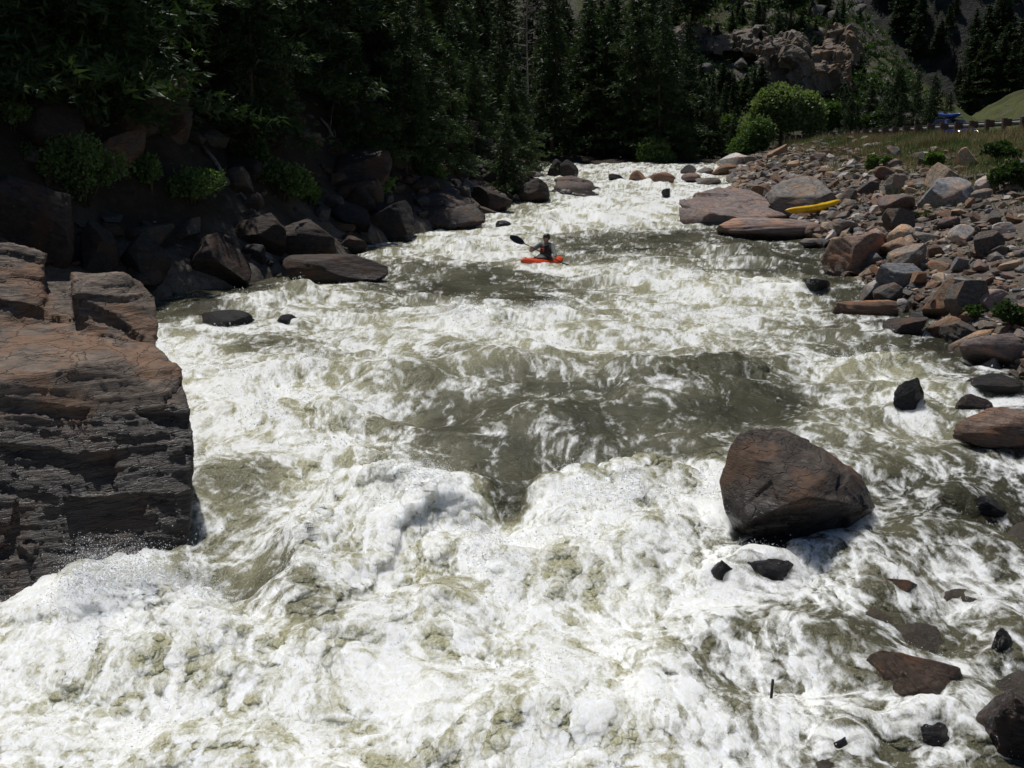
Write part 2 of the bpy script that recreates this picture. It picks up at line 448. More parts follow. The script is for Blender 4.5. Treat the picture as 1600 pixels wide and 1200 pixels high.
# the main hole: two breaking waves that meet in a V below the dark tongue
wave([(475,772),(520,766),(575,768),(640,775),(710,788),(765,818)], .42, .30, 1.1, .6, .6)
wave([(800,830),(845,802),(915,765),(1000,742),(1080,730),(1150,716)], .38, .28, 1.0, .6, .6)
wave([(500,728),(620,728),(710,742),(770,775)], -.20, .8, .45, 0, .5); wave([(800,785),(850,755),(920,718),(1010,698),(1100,690)], -.18, .8, .45, 0, .5)
dome(785, 805, -.34, .45, .5); dome(820, 700, -.12, 1.2, .8); dome(900, 655, .12, 1.4, .9)
wave([(770,830),(760,880),(730,950),(690,1010)], .22, .5, .5, .3)
wave([(840,850),(960,880),(1060,900)], .2, .5, .6, .3)
# chute on the left and the pile at its foot
dome(390, 850, -.14, .5, 1.0); dome(330, 925, -.2, .6, .4); dome(330, 770, .14, .6, .9)
wave([(480,800),(490,860),(450,930),(400,975)], .28, .4, .4, .35)
wave([(-20,1010),(110,955),(200,935),(270,945),(340,985),(420,1020)], .24, .3, .8, .6)
wave([(60,1060),(190,1030),(330,1050),(430,1040)], .2, .4, .5, .2)
wave([(470,1040),(560,990),(680,960),(760,950)], .22, .3, .6, .2)
wave([(560,1120),(700,1090),(860,1075),(980,1050)], .14, .3, .5, .2)
wave([(620,1190),(800,1160),(930,1130)], .14, .3, .4, .2)
wave([(900,985),(1000,960),(1060,935)], .14, .3, .5, .2)
dome(1040, 1055, .16, .28, .3)
# middle reach
wave([(340,600),(450,585),(560,580),(640,600)], .25, .5, .9, .3)
wave([(300,660),(400,650),(520,640),(600,665)], .25, .4, .8, .3)
dome(780, 575, .34, 1.1, .8); dome(660, 640, -.2, .9, .8); dome(640, 600, .2, .7, .5)
wave([(900,625),(1000,600),(1100,580),(1200,575),(1290,590)], .34, .7, .9, .0)
wave([(640,520),(740,505),(860,498),(960,515)], .32, .5, 1.0, .5)
wave([(980,505),(1090,490),(1200,480)], .18, .5, 1.0, .3)
wave([(270,505),(360,480),(450,468),(520,462),(590,475)], .4, .5, .9, .4)
wave([(520,480),(620,475),(720,468)], .15, .5, .8, .1)
wave([(920,415),(990,428),(1070,448),(1140,470)], .35, .6, 1.2, .55)
wave([(1080,402),(1130,396),(1190,410),(1230,430)], .42, 1.0, 1.2, .1)
wave([(1120,460),(1200,452),(1270,450)], .25, .5, 1.0, .3)
wave([(690,400),(740,385),(800,390)], .35, .8, 1.2, .4)
wave([(600,412),(700,418),(800,425)], .2, .8, 1.4, .1)
wave([(1260,560),(1340,570),(1440,580)], .2, .25, .6, .5)
wave([(780,352),(900,340),(1040,352)], .3, .8, 1.5, .4)
wave([(880,325),(960,318),(1050,325)], .35, .8, 1.5, .4)
wave([(900,295),(1000,290),(1090,298)], .35, 1.2, 2.0, .4)
wave([(870,272),(980,270),(1100,275)], .3, 1.5, 2.5, .3)
# garden of stones at lower right: water sheets over each stone
for (px, py, h, r) in [(1190,905,.1,.34),(1400,925,.08,.38),(1440,1065,.1,.5),(1130,1000,.12,.3),(1340,1010,.14,.5),(1250,1010,.1,.4),
                       (1480,1150,.08,.4),(1330,1155,.14,.3),(1500,780,.12,.35),(1540,850,.12,.4),(1330,870,.1,.4),(1460,840,.08,.4),(1550,960,.1,.4),(440,505,.12,.5),(330,510,.05,.7)]:
    dome(px, py, h, r)
Tf = rows_value(FT, X, Y)
STONES = [(1250,840,215),(1203,884,104),(1206,925,92),(1128,925,50),(1402,944,78),(1446,1098,165),(1567,1042,34),(1605,1190,110),(1045,1095,70),(1470,1170,100),(1320,1180,56),(1478,800,40),
          (1548,808,52),(1235,1012,40),(448,510,36),(340,514,110),(1424,648,56),(1275,458,52),(1572,715,142),(1526,650,62),(1560,618,90),(1357,498,104),(1420,524,70),(1562,577,108),(1135,362,150),(1212,374,175),(1345,425,104),
          (915,318,100),(868,276,26),(890,277,30),(998,287,28),(1036,292,40),(1041,310,15),(1076,275,26),(1084,288,36),(788,358,28),(160,915,260)]
wrap = np.zeros(len(X))
for (px, by, w) in STONES:
    c = on_plane(px, by); rr = .9 * w * math.hypot(c[1], CZ - c[2]) / FPX / 2
    m = (np.abs(X - c[0]) < 4 * rr + 1) & (np.abs(Y - c[1]) < 4 * rr + 1)
    d = np.hypot(X[m] - c[0], (Y[m] - c[1] - .35 * rr) * 1.1) + .25 * rr * p2(X[m] * 3, Y[m] * 3, 45)
    up = ss(-.6, .6, (Y[m] - c[1]) / rr)
    wrap[m] = np.maximum(wrap[m], np.exp(-((d - rr * 1.02) / (.12 * rr + .07)) ** 2) * (.75 - .25 * up) + .4 * ss(1.1, .5, np.abs(X[m] - c[0]) / rr) * ss(.2, -.6, (Y[m] - c[1]) / rr) * ss(-3.4, -1.2, (Y[m] - c[1]) / rr))
    H[m] += .035 * np.exp(-((d - rr) / (.25 * rr + .05)) ** 2) * (.6 + up + .8 * p2(X[m] * 3.1, Y[m] * 3.1, 48))
Tf = Tf + blob(850, 418, .45, .9, 1.0) + blob(800, 395, .2, .9, 1.2)
Tf = Tf - .11 * ss(13, 17, Y) + .06 * ss(1060, 1260, X / (Y * .985 + .9) * FPX + 800) * ss(13, 11, Y)

# turbulence of the surface, stronger where the river is white
wx = X + .5 * fbm2(X * .45, Y * .45, 3, 50); wy = Y + .6 * fbm2(X * .45 + 9, Y * .45, 3, 51)
calm = ss(.15, .55, Tf)
near = ss(45, 16, DIST)
mid = fbm2(wx * .32, wy * .62, 3, 52)
rid = 1 - np.abs(p2(wx * .42, wy * .75, 53)) * 1.6
H += mid * .20 * (.5 + .5 * calm) + (rid - .5) * .15 * (.35 + .65 * calm)
t1 = fbm2(wx * 1.5, wy * 1.9, 4, 55)
bil = 1 - 2 * np.abs(p2(wx * 2.3 + t1 * .6, wy * 2.6, 57))
bil2 = np.abs(p2(wx * 4.9 + t1, wy * 5.4, 58))
bil3 = np.abs(p2(wx * 10.5, wy * 11.5, 59)); bil4 = np.abs(p2(wx * 23, wy * 24, 60))
shallow = ss(880, 1120, X / (Y * .985 + .9) * FPX + 800) * ss(12.5, 10.8, Y)
H += t1 * (.045 + .03 * calm) + bil * .012 * calm
spl = fbm2(wx * 3.4 + 1.2 * t1, wy * 2.2, 5, 62, .5)
foam_h = ((1 - bil2 * 2.2) * .006 + (1 - bil3 * 2.2) * .004 + (1 - bil4 * 2.2) * .003 * near + spl * .028) * ss(.45, .95, Tf) + (fbm2(X * 5, Y * 6, 3, 61) * .018) * (.4 + .6 * calm)
H += foam_h
spike = np.clip(1 - 2.6 * np.abs(p2(X * 9 + .8 * t1, Y * 5, 63)), 0, 1) ** 2 + .7 * np.clip(1 - 2.6 * np.abs(p2(X * 21, Y * 12, 64)), 0, 1) ** 2
H += spike * .05 * ss(.12, .5, foamy) * np.clip(.6 + .8 * p2(X * 2, Y * 2, 65), 0, 1.4)
H += (1 - calm) * .035 * fbm2(wx * 2.2, wy * 3.2, 3, 66)
Z = B + H
# ---- what the surface is made of: foam / aerated water / clear dark water
fl = X + (Y - 11) * .12
n_big = fbm2(wx * .7, wy * .8, 4, 70)
q1 = fbm2(wx * 1.1, wy * .9, 3, 76); q2 = fbm2(wx * 1.1 + 5, wy * .9, 3, 77)
sx = wx + .30 * q1 + .10 * t1; sy = wy + .34 * q2
n_str = fbm2(sx * 2.7, sy * 1.25, 6, 71, .68)
n_fil = 1 - 3.2 * np.abs(fbm2(sx * 1.9 + .4 * n_str, sy * 1.2, 3, 75))
n_fin = fbm2(sx * 11, sy * 7, 4, 72, .62)
chute = blob(385, 850, 1., .6, 1.25)
along = (X - (-2.6)) * .52 + (Y - 11) * .85; across = (X + 2.6) * .85 - (Y - 11) * .52
n_chu = fbm2(across * 4.5 + .3 * n_str, along * .9, 5, 78, .65)
lw1 = 1 - np.abs(fbm2(wx * 1.6 + .35 * n_str, wy * 1.35, 3, 73)) * 5.2
lw2 = 1 - np.abs(fbm2(wx * 3.6 + .35 * n_str, wy * 3.0, 3, 74)) * 4.6
lace = np.maximum(np.clip(lw1, 0, 1) ** 1.5, .8 * np.clip(lw2, 0, 1) ** 1.6)
f = (Tf - .5) * 1.4 + .75 * n_big * (.6 + .4 * ss(9, 13, Y)) + (.95 + .3 * ss(9, 13, Y)) * n_str + .34 * n_fil + .8 * n_fin + foamy * .40 - .05 * ss(12, 9, Y) + wrap * np.where((Y < 12) & (X > 2), .24, .5) + .04
f = f + .6 * lace * (.55 + .45 * ss(.1, .5, Tf)) * (1 - ss(.8, 1, Tf))
f = f + chute * (1.7 * n_chu - .6 * n_str + .34) + chute * .35 * np.clip(1 - 5 * np.abs(fbm2(across * 2.4 + .2 * n_str, along * .45, 3, 79)), 0, 1)
H += 0; Z = Z + chute * .05 * n_chu
crest = ss(.02, .16, H - B * 0 - mid * .1 - .1) * 0
foam = np.clip(f, 0, 1.25)
aer = np.clip(ss(.2, .8, Tf) + .35 * n_big + .15 * n_str + .12 * n_fin + blob(350, 850, .5, .8, 1.3) + blob(770, 575, .3, 1., .7) + blob(1160, 440, .3, .9, 1.2), 0, 1)
# thin, see-through water over the stones at lower right and along the right edge
thin = ss(960, 1160, X / (Y * .985 + .9) * FPX + 800) * ss(13.2, 11.4, Y)
thin = np.maximum(thin, ss(1.6, .3, xr(Y) - X) * ss(34, 28, Y) * .7)
# sideways chop so that crests lean and curl
gx = np.gradient(H.reshape(nr, nc), axis=1) / np.maximum(np.gradient(Xg, axis=1), 1e-4)
gy = np.gradient(H.reshape(nr, nc), axis=0) / np.gradient(Yg, axis=0)
lean = (.05 * calm).reshape(nr, nc)
wig = ss(.5, .95, Tf) * .018
Vx = X + wig * p2(X * 6, Y * 6, 80) + wig * .7 * p2(X * 14, Y * 14, 81) - (lean * np.clip(gx, -1.5, 1.5)).ravel()
Vy = Y + wig * p2(X * 6, Y * 6, 82) + wig * .7 * p2(X * 14, Y * 14, 83) - (lean * np.clip(gy, -1.5, 1.5)).ravel()
river = np_mesh('river', np.stack([Vx, Vy, Z], 1), grid_faces(nr, nc))
attr(river, 'foam', foam); attr(river, 'aerated', aer); attr(river, 'thin', thin)

def mat_water():
    t = NT('river_water'); P = t.pos()
    fo = t.attr('foam'); ae = t.attr('aerated'); th = t.attr('thin')
    vs = t.mapping(P, (1, .8, 1))
    n1 = t.noise(13, 7, .7, t.mapping(P, (1.3, .7, 1.3)), 1.6); n2 = t.noise(55, 5, .7, P)
    f = t.math('ADD', fo, t.math('MULTIPLY', t.math('SUBTRACT', n1, .5), .9))
    f = t.math('ADD', f, t.math('MULTIPLY', t.math('SUBTRACT', n2, .5), .5))
    fm = t.mr(f, .12, 1.2)
    deep = t.mix(t.mr(t.noise(.8, 3, .5, P), .35, .65), (.050, .048, .030), (.088, .085, .052))
    cream = t.mix(t.mr(n1, .3, .7), (.34, .325, .175), (.62, .59, .40))
    wc = t.mix(ae, deep, cream)
    hb = t.math('ADD', t.math('MULTIPLY', t.noise(9, 3, .6, vs), .7), t.math('MULTIPLY', t.noise(34, 3, .6, P), .28))
    nb = t.bump(hb, 1., .06)
    water = t.bsdf(wc, .12, .5, nb, **{'IOR': 1.33})
    tp = t.n('ShaderNodeBsdfTransparent'); tp.inputs[0].default_value = (.62, .60, .50, 1)
    water = t.mixs(t.math('MULTIPLY', th, .6), water, tp.outputs[0])
    hf = t.math('ADD', t.math('MULTIPLY', n1, .5), t.math('MULTIPLY', n2, .3))
    fc = t.mix(t.mr(n1, .35, .65), (.74, .735, .67), (.85, .865, .89))
    gn = t.n('ShaderNodeNewGeometry').outputs['Normal']; vm = t.n('ShaderNodeVectorMath', operation='SCALE'); t.set(vm.inputs[0], gn); vm.inputs['Scale'].default_value = .38
    va = t.n('ShaderNodeVectorMath', operation='ADD'); t.set(va.inputs[0], vm.outputs[0]); va.inputs[1].default_value = (0, 0, .62)
    vn = t.n('ShaderNodeVectorMath', operation='NORMALIZE'); t.set(vn.inputs[0], va.outputs[0])      # light diffuses through the bubbles, so relief shades softly
    foamb = t.bsdf(fc, .5, .25, t.bump(hf, .07, .03, vn.outputs[0]), **{'Subsurface Weight': 1.0, 'Subsurface Radius': (1., .95, .85), 'Subsurface Scale': .26})
    for nd in t.t.nodes:
        if nd.type == 'BSDF_PRINCIPLED' and nd.inputs['Subsurface Weight'].default_value > 0: nd.subsurface_method = 'BURLEY'
    return t.done(t.mixs(fm, water, foamb))
M_WATER = mat_water()
o = mesh_obj('river', river, M_WATER); tag(o, kind='structure')

# flying drops over breaking crests and the white piles: one uncountable mass
def make_spray():
    Hs = Z.reshape(nr, nc)
    near_ok = (Y > 5.5) & (Y < 34)
    steep = np.abs(gy).ravel() + np.abs(gx).ravel()
    w = np.clip(foam - .55, 0, 1) * near_ok * (.15 + foamy * 2.0 + np.clip(steep - .5, 0, 1.5) * .5) * np.clip(9 / Y, .2, 1.4) ** .5
    area = (np.gradient(Xg, axis=1) * np.gradient(Yg, axis=0)).ravel(); w = w * area ** .65
    w = w * (1 + 2.2 * blob(150, 925, 1., 1.3, .5) + 2.5 * blob(265, 890, 1., .4, .6))
    w = w * ss(-.1, .25, p2(X * 1.3, Y * 1.3, 90) + foamy)
    w /= w.sum()
    n = 80000
    idx = RNG.choice(len(X), n, p=w)
    fy = foamy[idx]
    hgt = RNG.exponential(1, n) * (.018 + .065 * fy + .07 * (blob(150, 925, 1., 1.3, .5) + blob(265, 890, 1., .4, .6))[idx]) + .004
    hgt = np.minimum(hgt, .42)
    c = np.stack([Vx[idx], Vy[idx], Z[idx] + hgt], 1) + RNG.normal(size=(n, 3)) * np.array([.05, .05, .012]) * (1 + 1.2 * fy[:, None])
    r = np.exp(RNG.normal(math.log(.0026), .5, n)) * np.clip(Y[idx] / 10, .8, 2.0)
    r = np.clip(r, .0018, .015)
    octv = np.array([[1,0,0],[-1,0,0],[0,1,0],[0,-1,0],[0,0,1],[0,0,-1]], float)
    octf = np.array([[0,2,4],[2,1,4],[1,3,4],[3,0,4],[2,0,5],[1,2,5],[3,1,5],[0,3,5]])
    st = RNG.uniform(.7, 1.5, (n, 1, 3))
    V = c[:, None, :] + octv[None] * r[:, None, None] * st
    F = octf[None] + (np.arange(n) * 6)[:, None, None]
    me = np_mesh('spray', V.reshape(-1, 3), None, F.reshape(-1, 3))
    t = NT('spray_drops'); b = t.bsdf((.9, .91, .92), .15, .8); tr = t.n('ShaderNodeBsdfTranslucent'); tr.inputs[0].default_value = (.95, .96, .98, 1); m = t.done(t.mixs(.5, b, tr.outputs[0]))
    o = mesh_obj('spray', me, m); tag(o, 'white spray thrown up over the breaking waves', kind='stuff'); 
make_spray()
_WZ = Z.reshape(nr, nc)
def water_z(x, y):
    """height of the moving surface at a point"""
    i = int(np.clip(np.searchsorted(ROW_Y, y), 1, nr - 1)); j = int(np.clip(np.searchsorted(T_COL, x / (y * .985 + .9)), 1, nc - 1))
    return float(_WZ[max(i - 3, 0):i + 4, max(j - 3, 0):j + 4].mean())
# ================================================================== LAND
def mat_land():
    t = NT('valley_ground'); P = t.pos()
    gr = t.attr('grass'); rk = t.attr('rock')
    n1 = t.noise(.7, 6, .65, P); n2 = t.noise(5, 7, .7, P); n3 = t.noise(26, 5, .7, P)
    soil = t.mix(t.mr(n2, .35, .65), (.11, .086, .066), (.25, .20, .16))
    soil = t.mix(t.mr(n3, .5, .7), soil, (.33, .29, .25))
    vo = t.n('ShaderNodeTexVoronoi'); vo.inputs['Scale'].default_value = 1.5; t.set(vo.inputs['Vector'], P)
    vo2 = t.n('ShaderNodeTexVoronoi'); vo2.inputs['Scale'].default_value = 5.5; t.set(vo2.inputs['Vector'], P)
    st = t.mix(.6, vo.outputs['Color'], vo2.outputs['Color'])
    bw = t.n('ShaderNodeRGBToBW'); t.set(bw.inputs[0], st)
    scree = t.mix(t.mr(bw.outputs[0], .2, .8), (.05, .047, .042), (.16, .148, .13))
    c = t.mix(rk, soil, scree)
    grass = t.mix(t.mr(n2, .35, .65), (.042, .075, .020), (.12, .11, .045))
    g = t.mr(t.math('ADD', gr, t.math('MULTIPLY', t.math('SUBTRACT', n1, .5), 1.2)), .35, .7)
    c = t.mix(g, c, grass)
    c = t.mix(t.math('MULTIPLY', t.attr('litter'), t.mr(n2, .25, .6, .75, 1)), c, t.mix(n3, (.018, .014, .010), (.055, .042, .030)))
    h = t.math('ADD', t.math('MULTIPLY', n2, .6), t.math('MULTIPLY', n3, .3))
    h = t.math('ADD', h, t.math('MULTIPLY', bw.outputs[0], .5))
    return t.done(t.bsdf(c, .92, .15, t.bump(h, .9, .15)))
M_LAND = mat_land()
def land(name, ys, ts, hfun, off=.9):
    Yl, Tl = np.meshgrid(ys, ts, indexing='ij'); Xl = Tl * (Yl + off)
    x, y = Xl.ravel(), Yl.ravel(); z = hfun(x, y)
    me = np_mesh(name, np.stack([x, y, z], 1), grid_faces(len(ys), len(ts)))
    return me, x, y, z
ys = np.concatenate([np.arange(1.5, 30, .16), np.arange(30, 100, .35)])
me, x, y, z = land('ground', ys, np.linspace(-1.5, 1.15, 620), terrain, 3.)
dr = x - xr(y); dl = xl(y) - x
g = ss(4.2, 8.5, dr + 2.2 * fbm2(x * .35, y * .35, 3, 91)) * .95 + ss(5, 12, dl) * .18 + ss(80, 86, y) * .35
g = np.where((x > 25.6), .5, g); g = np.where(x > 42 + (y - 60) * .25, .95, g)
attr(me, 'litter', ss(.3, -.3, dr) * (y < 14) * (x > 0) * .55 + ss(.5, 3., dl + fbm2(x * .5, y * .5, 3, 93) * 2) * .95 + .9 * ss(79, 83, y) * (x < 30)); attr(me, 'grass', np.clip(g, 0, 1)); attr(me, 'rock', ss(.5, -.1, g) * (.3 + .5 * ss(-.2, .3, fbm2(x * .3, y * .3, 3, 92))))  # left-slope needle litter, its dark tone also standing for shade under the trees
tag(mesh_obj('ground', me, M_LAND), kind='structure')
# far hill with its talus, beyond the bend
ys = np.concatenate([np.arange(99, 190, .55), np.arange(190, 330, 2.5)])
def hill_top(x, y): return terrain(x, y) + 1.4 * np.abs(fbm2(x * .16, y * .16, 5, 95)) * ss(104, 120, y)
me, x, y, z = land('hillside', ys, np.linspace(-1.0, .95, 520), hill_top, 3.)
g = .46 + 1.1 * fbm2(x * .09, y * .09, 5, 96) + ss(38, 52, x - (y - 100) * .2) * .5
attr(me, 'litter', ss(.0, .3, fbm2(x * .08, y * .08, 4, 94)) * .5 + .35 * ss(.1, .3, fbm2(x * .4, y * .4, 4, 89))); attr(me, 'grass', np.clip(g, 0, 1)); attr(me, 'rock', np.full(len(x), .9))
tag(mesh_obj('hillside', me, M_LAND), kind='structure')
# the big dark mountain that closes the canyon
def mountain_h(x, y):
    s = x * .42 + y * .9
    b = 2 + np.clip(s - 205, 0, None) * .95 + np.clip(s - 260, 0, None) * .3
    n = fbm2(x * .022, y * .022, 6, 101); r = 1 - np.abs(fbm2(x * .03 + y * .012, y * .02, 4, 102)) * 2
    return b + 17 * n + 7 * r + 2.5 * fbm2(x * .15, y * .15, 4, 103)
me, x, y, z = land('mountain', np.arange(180, 520, 1.6), np.linspace(-.2, .9, 420), mountain_h, 3.)
def mat_mountain():
    t = NT('mountain_rock'); P = t.pos()
    n1 = t.noise(.03, 8, .65, P); n2 = t.noise(.35, 8, .7, P); n3 = t.noise(1.6, 5, .7, P)
    c = t.mix(t.mr(n2, .35, .65), (.030, .031, .035), (.10, .098, .095))  # low rock tones stand in for the shade over the mountain
    c = t.mix(t.mr(n3, .56, .7), c, (.17, .165, .155))
    c = t.mix(t.math('MULTIPLY', t.mr(n1, .45, .6), .6), c, (.05, .058, .038))
    return t.done(t.bsdf(c, .95, .1, t.bump(t.math('ADD', n2, n3), 1., 1.5)))
tag(mesh_obj('mountain', me, mat_mountain()), kind='structure')
# the canyon road behind the guardrail
t = NT('asphalt'); n = t.noise(60, 4, .7, t.pos()); n2 = t.noise(.8, 4, .6, t.pos())
M_ASPH = t.done(t.bsdf(t.mix(n, t.mix(n2, (.04, .04, .042), (.06, .058, .056)), (.085, .084, .08)), .85, .3, t.bump(n, .3, .01)))
ys = np.arange(10, 100, 1.5); V = []
for yv in ys: V += [(26.6, yv, ROAD_Z + .03), (33.8, yv, ROAD_Z + .03)]
tag(mesh_obj('road', np_mesh('road', np.array(V), grid_faces(len(ys), 2)), M_ASPH), kind='structure')

# ================================================================== ROCKS
M_ROCK = mat_rock('schist_boulder', .45)
M_WET = mat_rock('wet_river_stone', .45, gloss=.14, rust=.6)
M_LEDGE = mat_rock('layered_ledge', 1.0, gloss=.46)
M_DRY = mat_rock('dry_rubble', .25, wet=False)
def rock_base(name, seed, sub=4, ncut=13, rough=.05, lo=.5, hi=.92, strata=0., flat=0):
    rg = np.random.default_rng(seed)
    bm = bmesh.new(); bmesh.ops.create_icosphere(bm, subdivisions=sub, radius=1)
    me = from_bm(name, bm, True); V = get_V(me).astype(float)
    for i in range(ncut):
        n = rg.normal(size=3); n /= np.linalg.norm(n)
        if flat and i < 2: n = np.array([.12 * rg.normal(), .12 * rg.normal(), 1 if i == 0 else -1]); n /= np.linalg.norm(n)
        d = rg.uniform(lo, hi); s = V @ n - d
        V -= n[None] * np.clip(s, 0, None)[:, None] * .97
    V -= (V.max(0) + V.min(0)) / 2; V /= (V.max(0) - V.min(0)).max() / 2
    N = V / np.linalg.norm(V, axis=1)[:, None]
    d = rough * (fbm3(V * 2.2, 5, seed % 50) + .5 * (np.abs(fbm3(V * 4.5, 3, seed % 50 + 3)) - .15))
    if strata:
        a = rg.normal(size=3) * .25 + np.array([0, 0, 1]); q = V @ a
        d += strata * .05 * p3(np.stack([V[:, 0] * .8, V[:, 1] * .8, q * 7], 1), 5)
    V += N * d[:, None]
    V = (V - (V.max(0) + V.min(0)) / 2) / ((V.max(0) - V.min(0)) / 2)
    set_V(me, V); return me
TINTS = {'brown': (.17, .115, .085), 'dark brown': (.085, .062, .05), 'grey': (.172, .154, .134), 'dark grey': (.082, .073, .064), 'black': (.03, .029, .03),
         'blue-grey': (.15, .153, .158), 'tan': (.31, .245, .175), 'pale': (.40, .37, .34), 'rusty': (.20, .13, .085), 'purple-brown': (.145, .112, .10), 'pinkish': (.22, .165, .14)}
def tint(o, kind, rg=random, var=.18):
    c = TINTS[kind]; k = 1 + rg.uniform(-var, var)
    k *= 1.65
    o.color = (min(1, c[0] * k), min(1, c[1] * k), min(1, c[2] * k), 1)
def boulder(label, cx, by, w, h, kind, seed, depth=1.0, tilt=(0, 0), yaw=0, sink=.22, group=None, sub=5, mat=None, wet=.12, name='boulder', cat='boulder', flat=0, strata=.5, rough=.06, on=None, lo=.5, hi=.92, ncut=13):
    """a boulder whose foot meets land or water where the sight line through (cx, by) does; w, h are its apparent size"""
    p = on_ground(cx, by) if on is None else np.array(on, float)
    d = np.dot(p - np.array([0, 0, CZ]), [0, cP, -sP])
    W = w * d / FPX; Hh = h * d / FPX / .96
    me = rock_base(name, seed, sub, ncut, rough, strata=strata, flat=flat, lo=lo, hi=hi)
    o = mesh_obj(name, me, mat or M_ROCK)
    D = W * depth; full = Hh * (1 + sink)
    # apparent height of a wide block also shows some of its top
    full = max(.35 * full, full - .12 * D * (CZ - p[2]) / max(d, 1) * 2)
    o.scale = (W / 2, D / 2, full / 2)
    o.rotation_euler = (tilt[0], tilt[1], yaw)
    o.location = (p[0], p[1] + D * .42, p[2] - Hh * sink + full / 2)
    o['wet_z'] = float(z0(p[1]) + wet); tint(o, kind)
    tag(o, label, cat, group); return o
def hero(name, hulls, voxel, mat, label, cat, kind, disp, wet, smooth=1):
    bm = bmesh.new(); allp = []
    for hp in hulls:
        pts = [at_y(*p) for p in hp]; allp += pts; add_hull(bm, pts)
    allp = np.array(allp); c = allp.mean(0); c[2] = allp[:, 2].min() + .3
    bmesh.ops.translate(bm, verts=bm.verts, vec=Vector(-c))
    me = remesh(from_bm(name, bm), voxel, smooth)
    V = get_V(me); N = get_N(me); V = V + N * disp(V + c, N)[:, None]; set_V(me, V)
    me.polygons.foreach_set('use_smooth', np.ones(len(me.polygons), bool))
    o = mesh_obj(name, me, mat); o.location = c; o['wet_z'] = wet; o.color = (*TINTS[kind], 1) if isinstance(kind, str) else (*kind, 1)
    tag(o, label, cat); return o

# --- the layered ledge rising out of the rapid on the left
def blocks(P, sx, sy, sz, seed, warp=.35):
    """angular joint blocks: each cell of a jittered lattice stands a little proud or back"""
    W = P + warp * np.stack([fbm3(P * .8, 3, seed), fbm3(P * .8 + 9, 3, seed + 1), fbm3(P * .6 + 5, 2, seed + 2) * .5], 1)
    c = np.floor(W * np.array([sx, sy, sz]) + .31 * np.floor(W[:, 2:3] * sz)).astype(int)
    h = np.sin(c[:, 0] * 127.1 + c[:, 1] * 311.7 + c[:, 2] * 74.7 + seed) * 43758.5453
    return (h - np.floor(h)) - .5
def ledge_disp(P, N):
    q = P[:, 2] + .13 * P[:, 0] + .06 * P[:, 1] + .10 * fbm3(P * .9, 3, 4)
    lay = p3(np.stack([P[:, 0] * .5, P[:, 1] * .5, q * 4.6], 1), 2) * .024 + p3(np.stack([P[:, 0] * 1.1, P[:, 1] * 1.1, q * 12], 1), 3) * .017 + p3(np.stack([P[:, 0] * 2.2, P[:, 1] * 2.2, q * 26], 1), 5) * .008
    Q = np.stack([P[:, 0], P[:, 1], q], 1)
    blk = blocks(Q, .9, .9, 2.2, 3) * .12 + blocks(Q, 2.1, 2.1, 5.5, 8) * .03
    side = np.clip(1 - np.abs(N[:, 2]) * .5, .4, 1)
    return (lay * side + blk * np.clip(.16 + .8 * np.abs(N[:, 2]) + .3 * ss(2.4, 3.2, P[:, 2]), 0, 1) + .045 * fbm3(P * 1.2, 4, 7) + .014 * (np.abs(fbm3(P * 5, 4, 8)) - .2) + .008 * fbm3(P * 12, 3, 9))
lower = [(-260,1000,9.0),(-260,610,10.3),(-20,975,9.15),(130,950,9.5),(250,915,9.9),(293,860,10.25),(300,800,10.5),(303,690,10.9),(298,640,11.1),(284,578,11.6),
         (-20,600,10.5),(150,568,11.0),(240,530,12.4),(120,500,12.4),(0,505,12.4),(-260,500,12.4),(-260,900,15),(60,900,15),(180,890,14.6),(235,800,13.6)]
block_r = [(118,462,12.35),(150,436,12.75),(190,432,12.9),(112,426,13.9),(210,431,14.2),(240,458,13.2),(246,528,12.5),(118,545,12.0),(190,560,11.9),(118,520,15),(225,520,15),(118,432,15),(205,438,15)]
block_l = [(-260,500,12.2),(-260,378,14),(0,384,13.2),(38,388,13.2),(70,400,13.1),(72,470,12.7),(0,520,12.0),(60,530,12.1),(-260,400,16),(60,420,15.6),(60,520,15)]
step = [(30,470,12.6),(70,440,13.2),(112,440,13.4),(150,545,12.0),(60,560,11.8),(30,540,12),(100,470,14.5),(40,470,14.5)]
hero('rock_ledge', [lower, block_r, block_l, step], .032, M_LEDGE, 'huge layered brown and black rock ledge at the left edge of the rapid', 'rock ledge', (.165, .128, .10), ledge_disp, 2.05, 0)
# --- the boulder in midstream
def bould_disp(P, N):
    return .035 * fbm3(P * 1.8, 5, 14) + .02 * (np.abs(fbm3(P * 4, 4, 15)) - .2) + blocks(P, 1.5, 1.5, 1.8, 16, .5) * .05 + .010 * fbm3(P * 12, 3, 17)
hero('boulder', [[(1150,676,10.9),(1172,668,11.1),(1215,666,11.3),(1290,698,11.4),(1346,742,11.1),(1370,796,10.8),(1330,788,10.25),(1262,778,9.95),(1168,815,10.1),
                  (1200,868,10.55),(1280,872,10.7),(1345,830,10.9),(1130,795,10.5),(1124,752,10.8),(1136,702,10.9),(1160,850,10.6),(1190,690,12.4),(1320,760,12.2),(1200,860,12.2),(1330,840,12)], [(1240,712,10.75),(1290,700,11.2),(1300,735,10.55),(1352,752,10.95),(1300,790,10.2),(1256,772,9.98),(1340,790,10.4),(1250,800,10.6),(1330,800,11)]],
     .022, M_WET, 'large dark angular boulder standing alone in midstream, right of the hole', 'boulder', (.092, .072, .058), bould_disp, 1.2, 0)
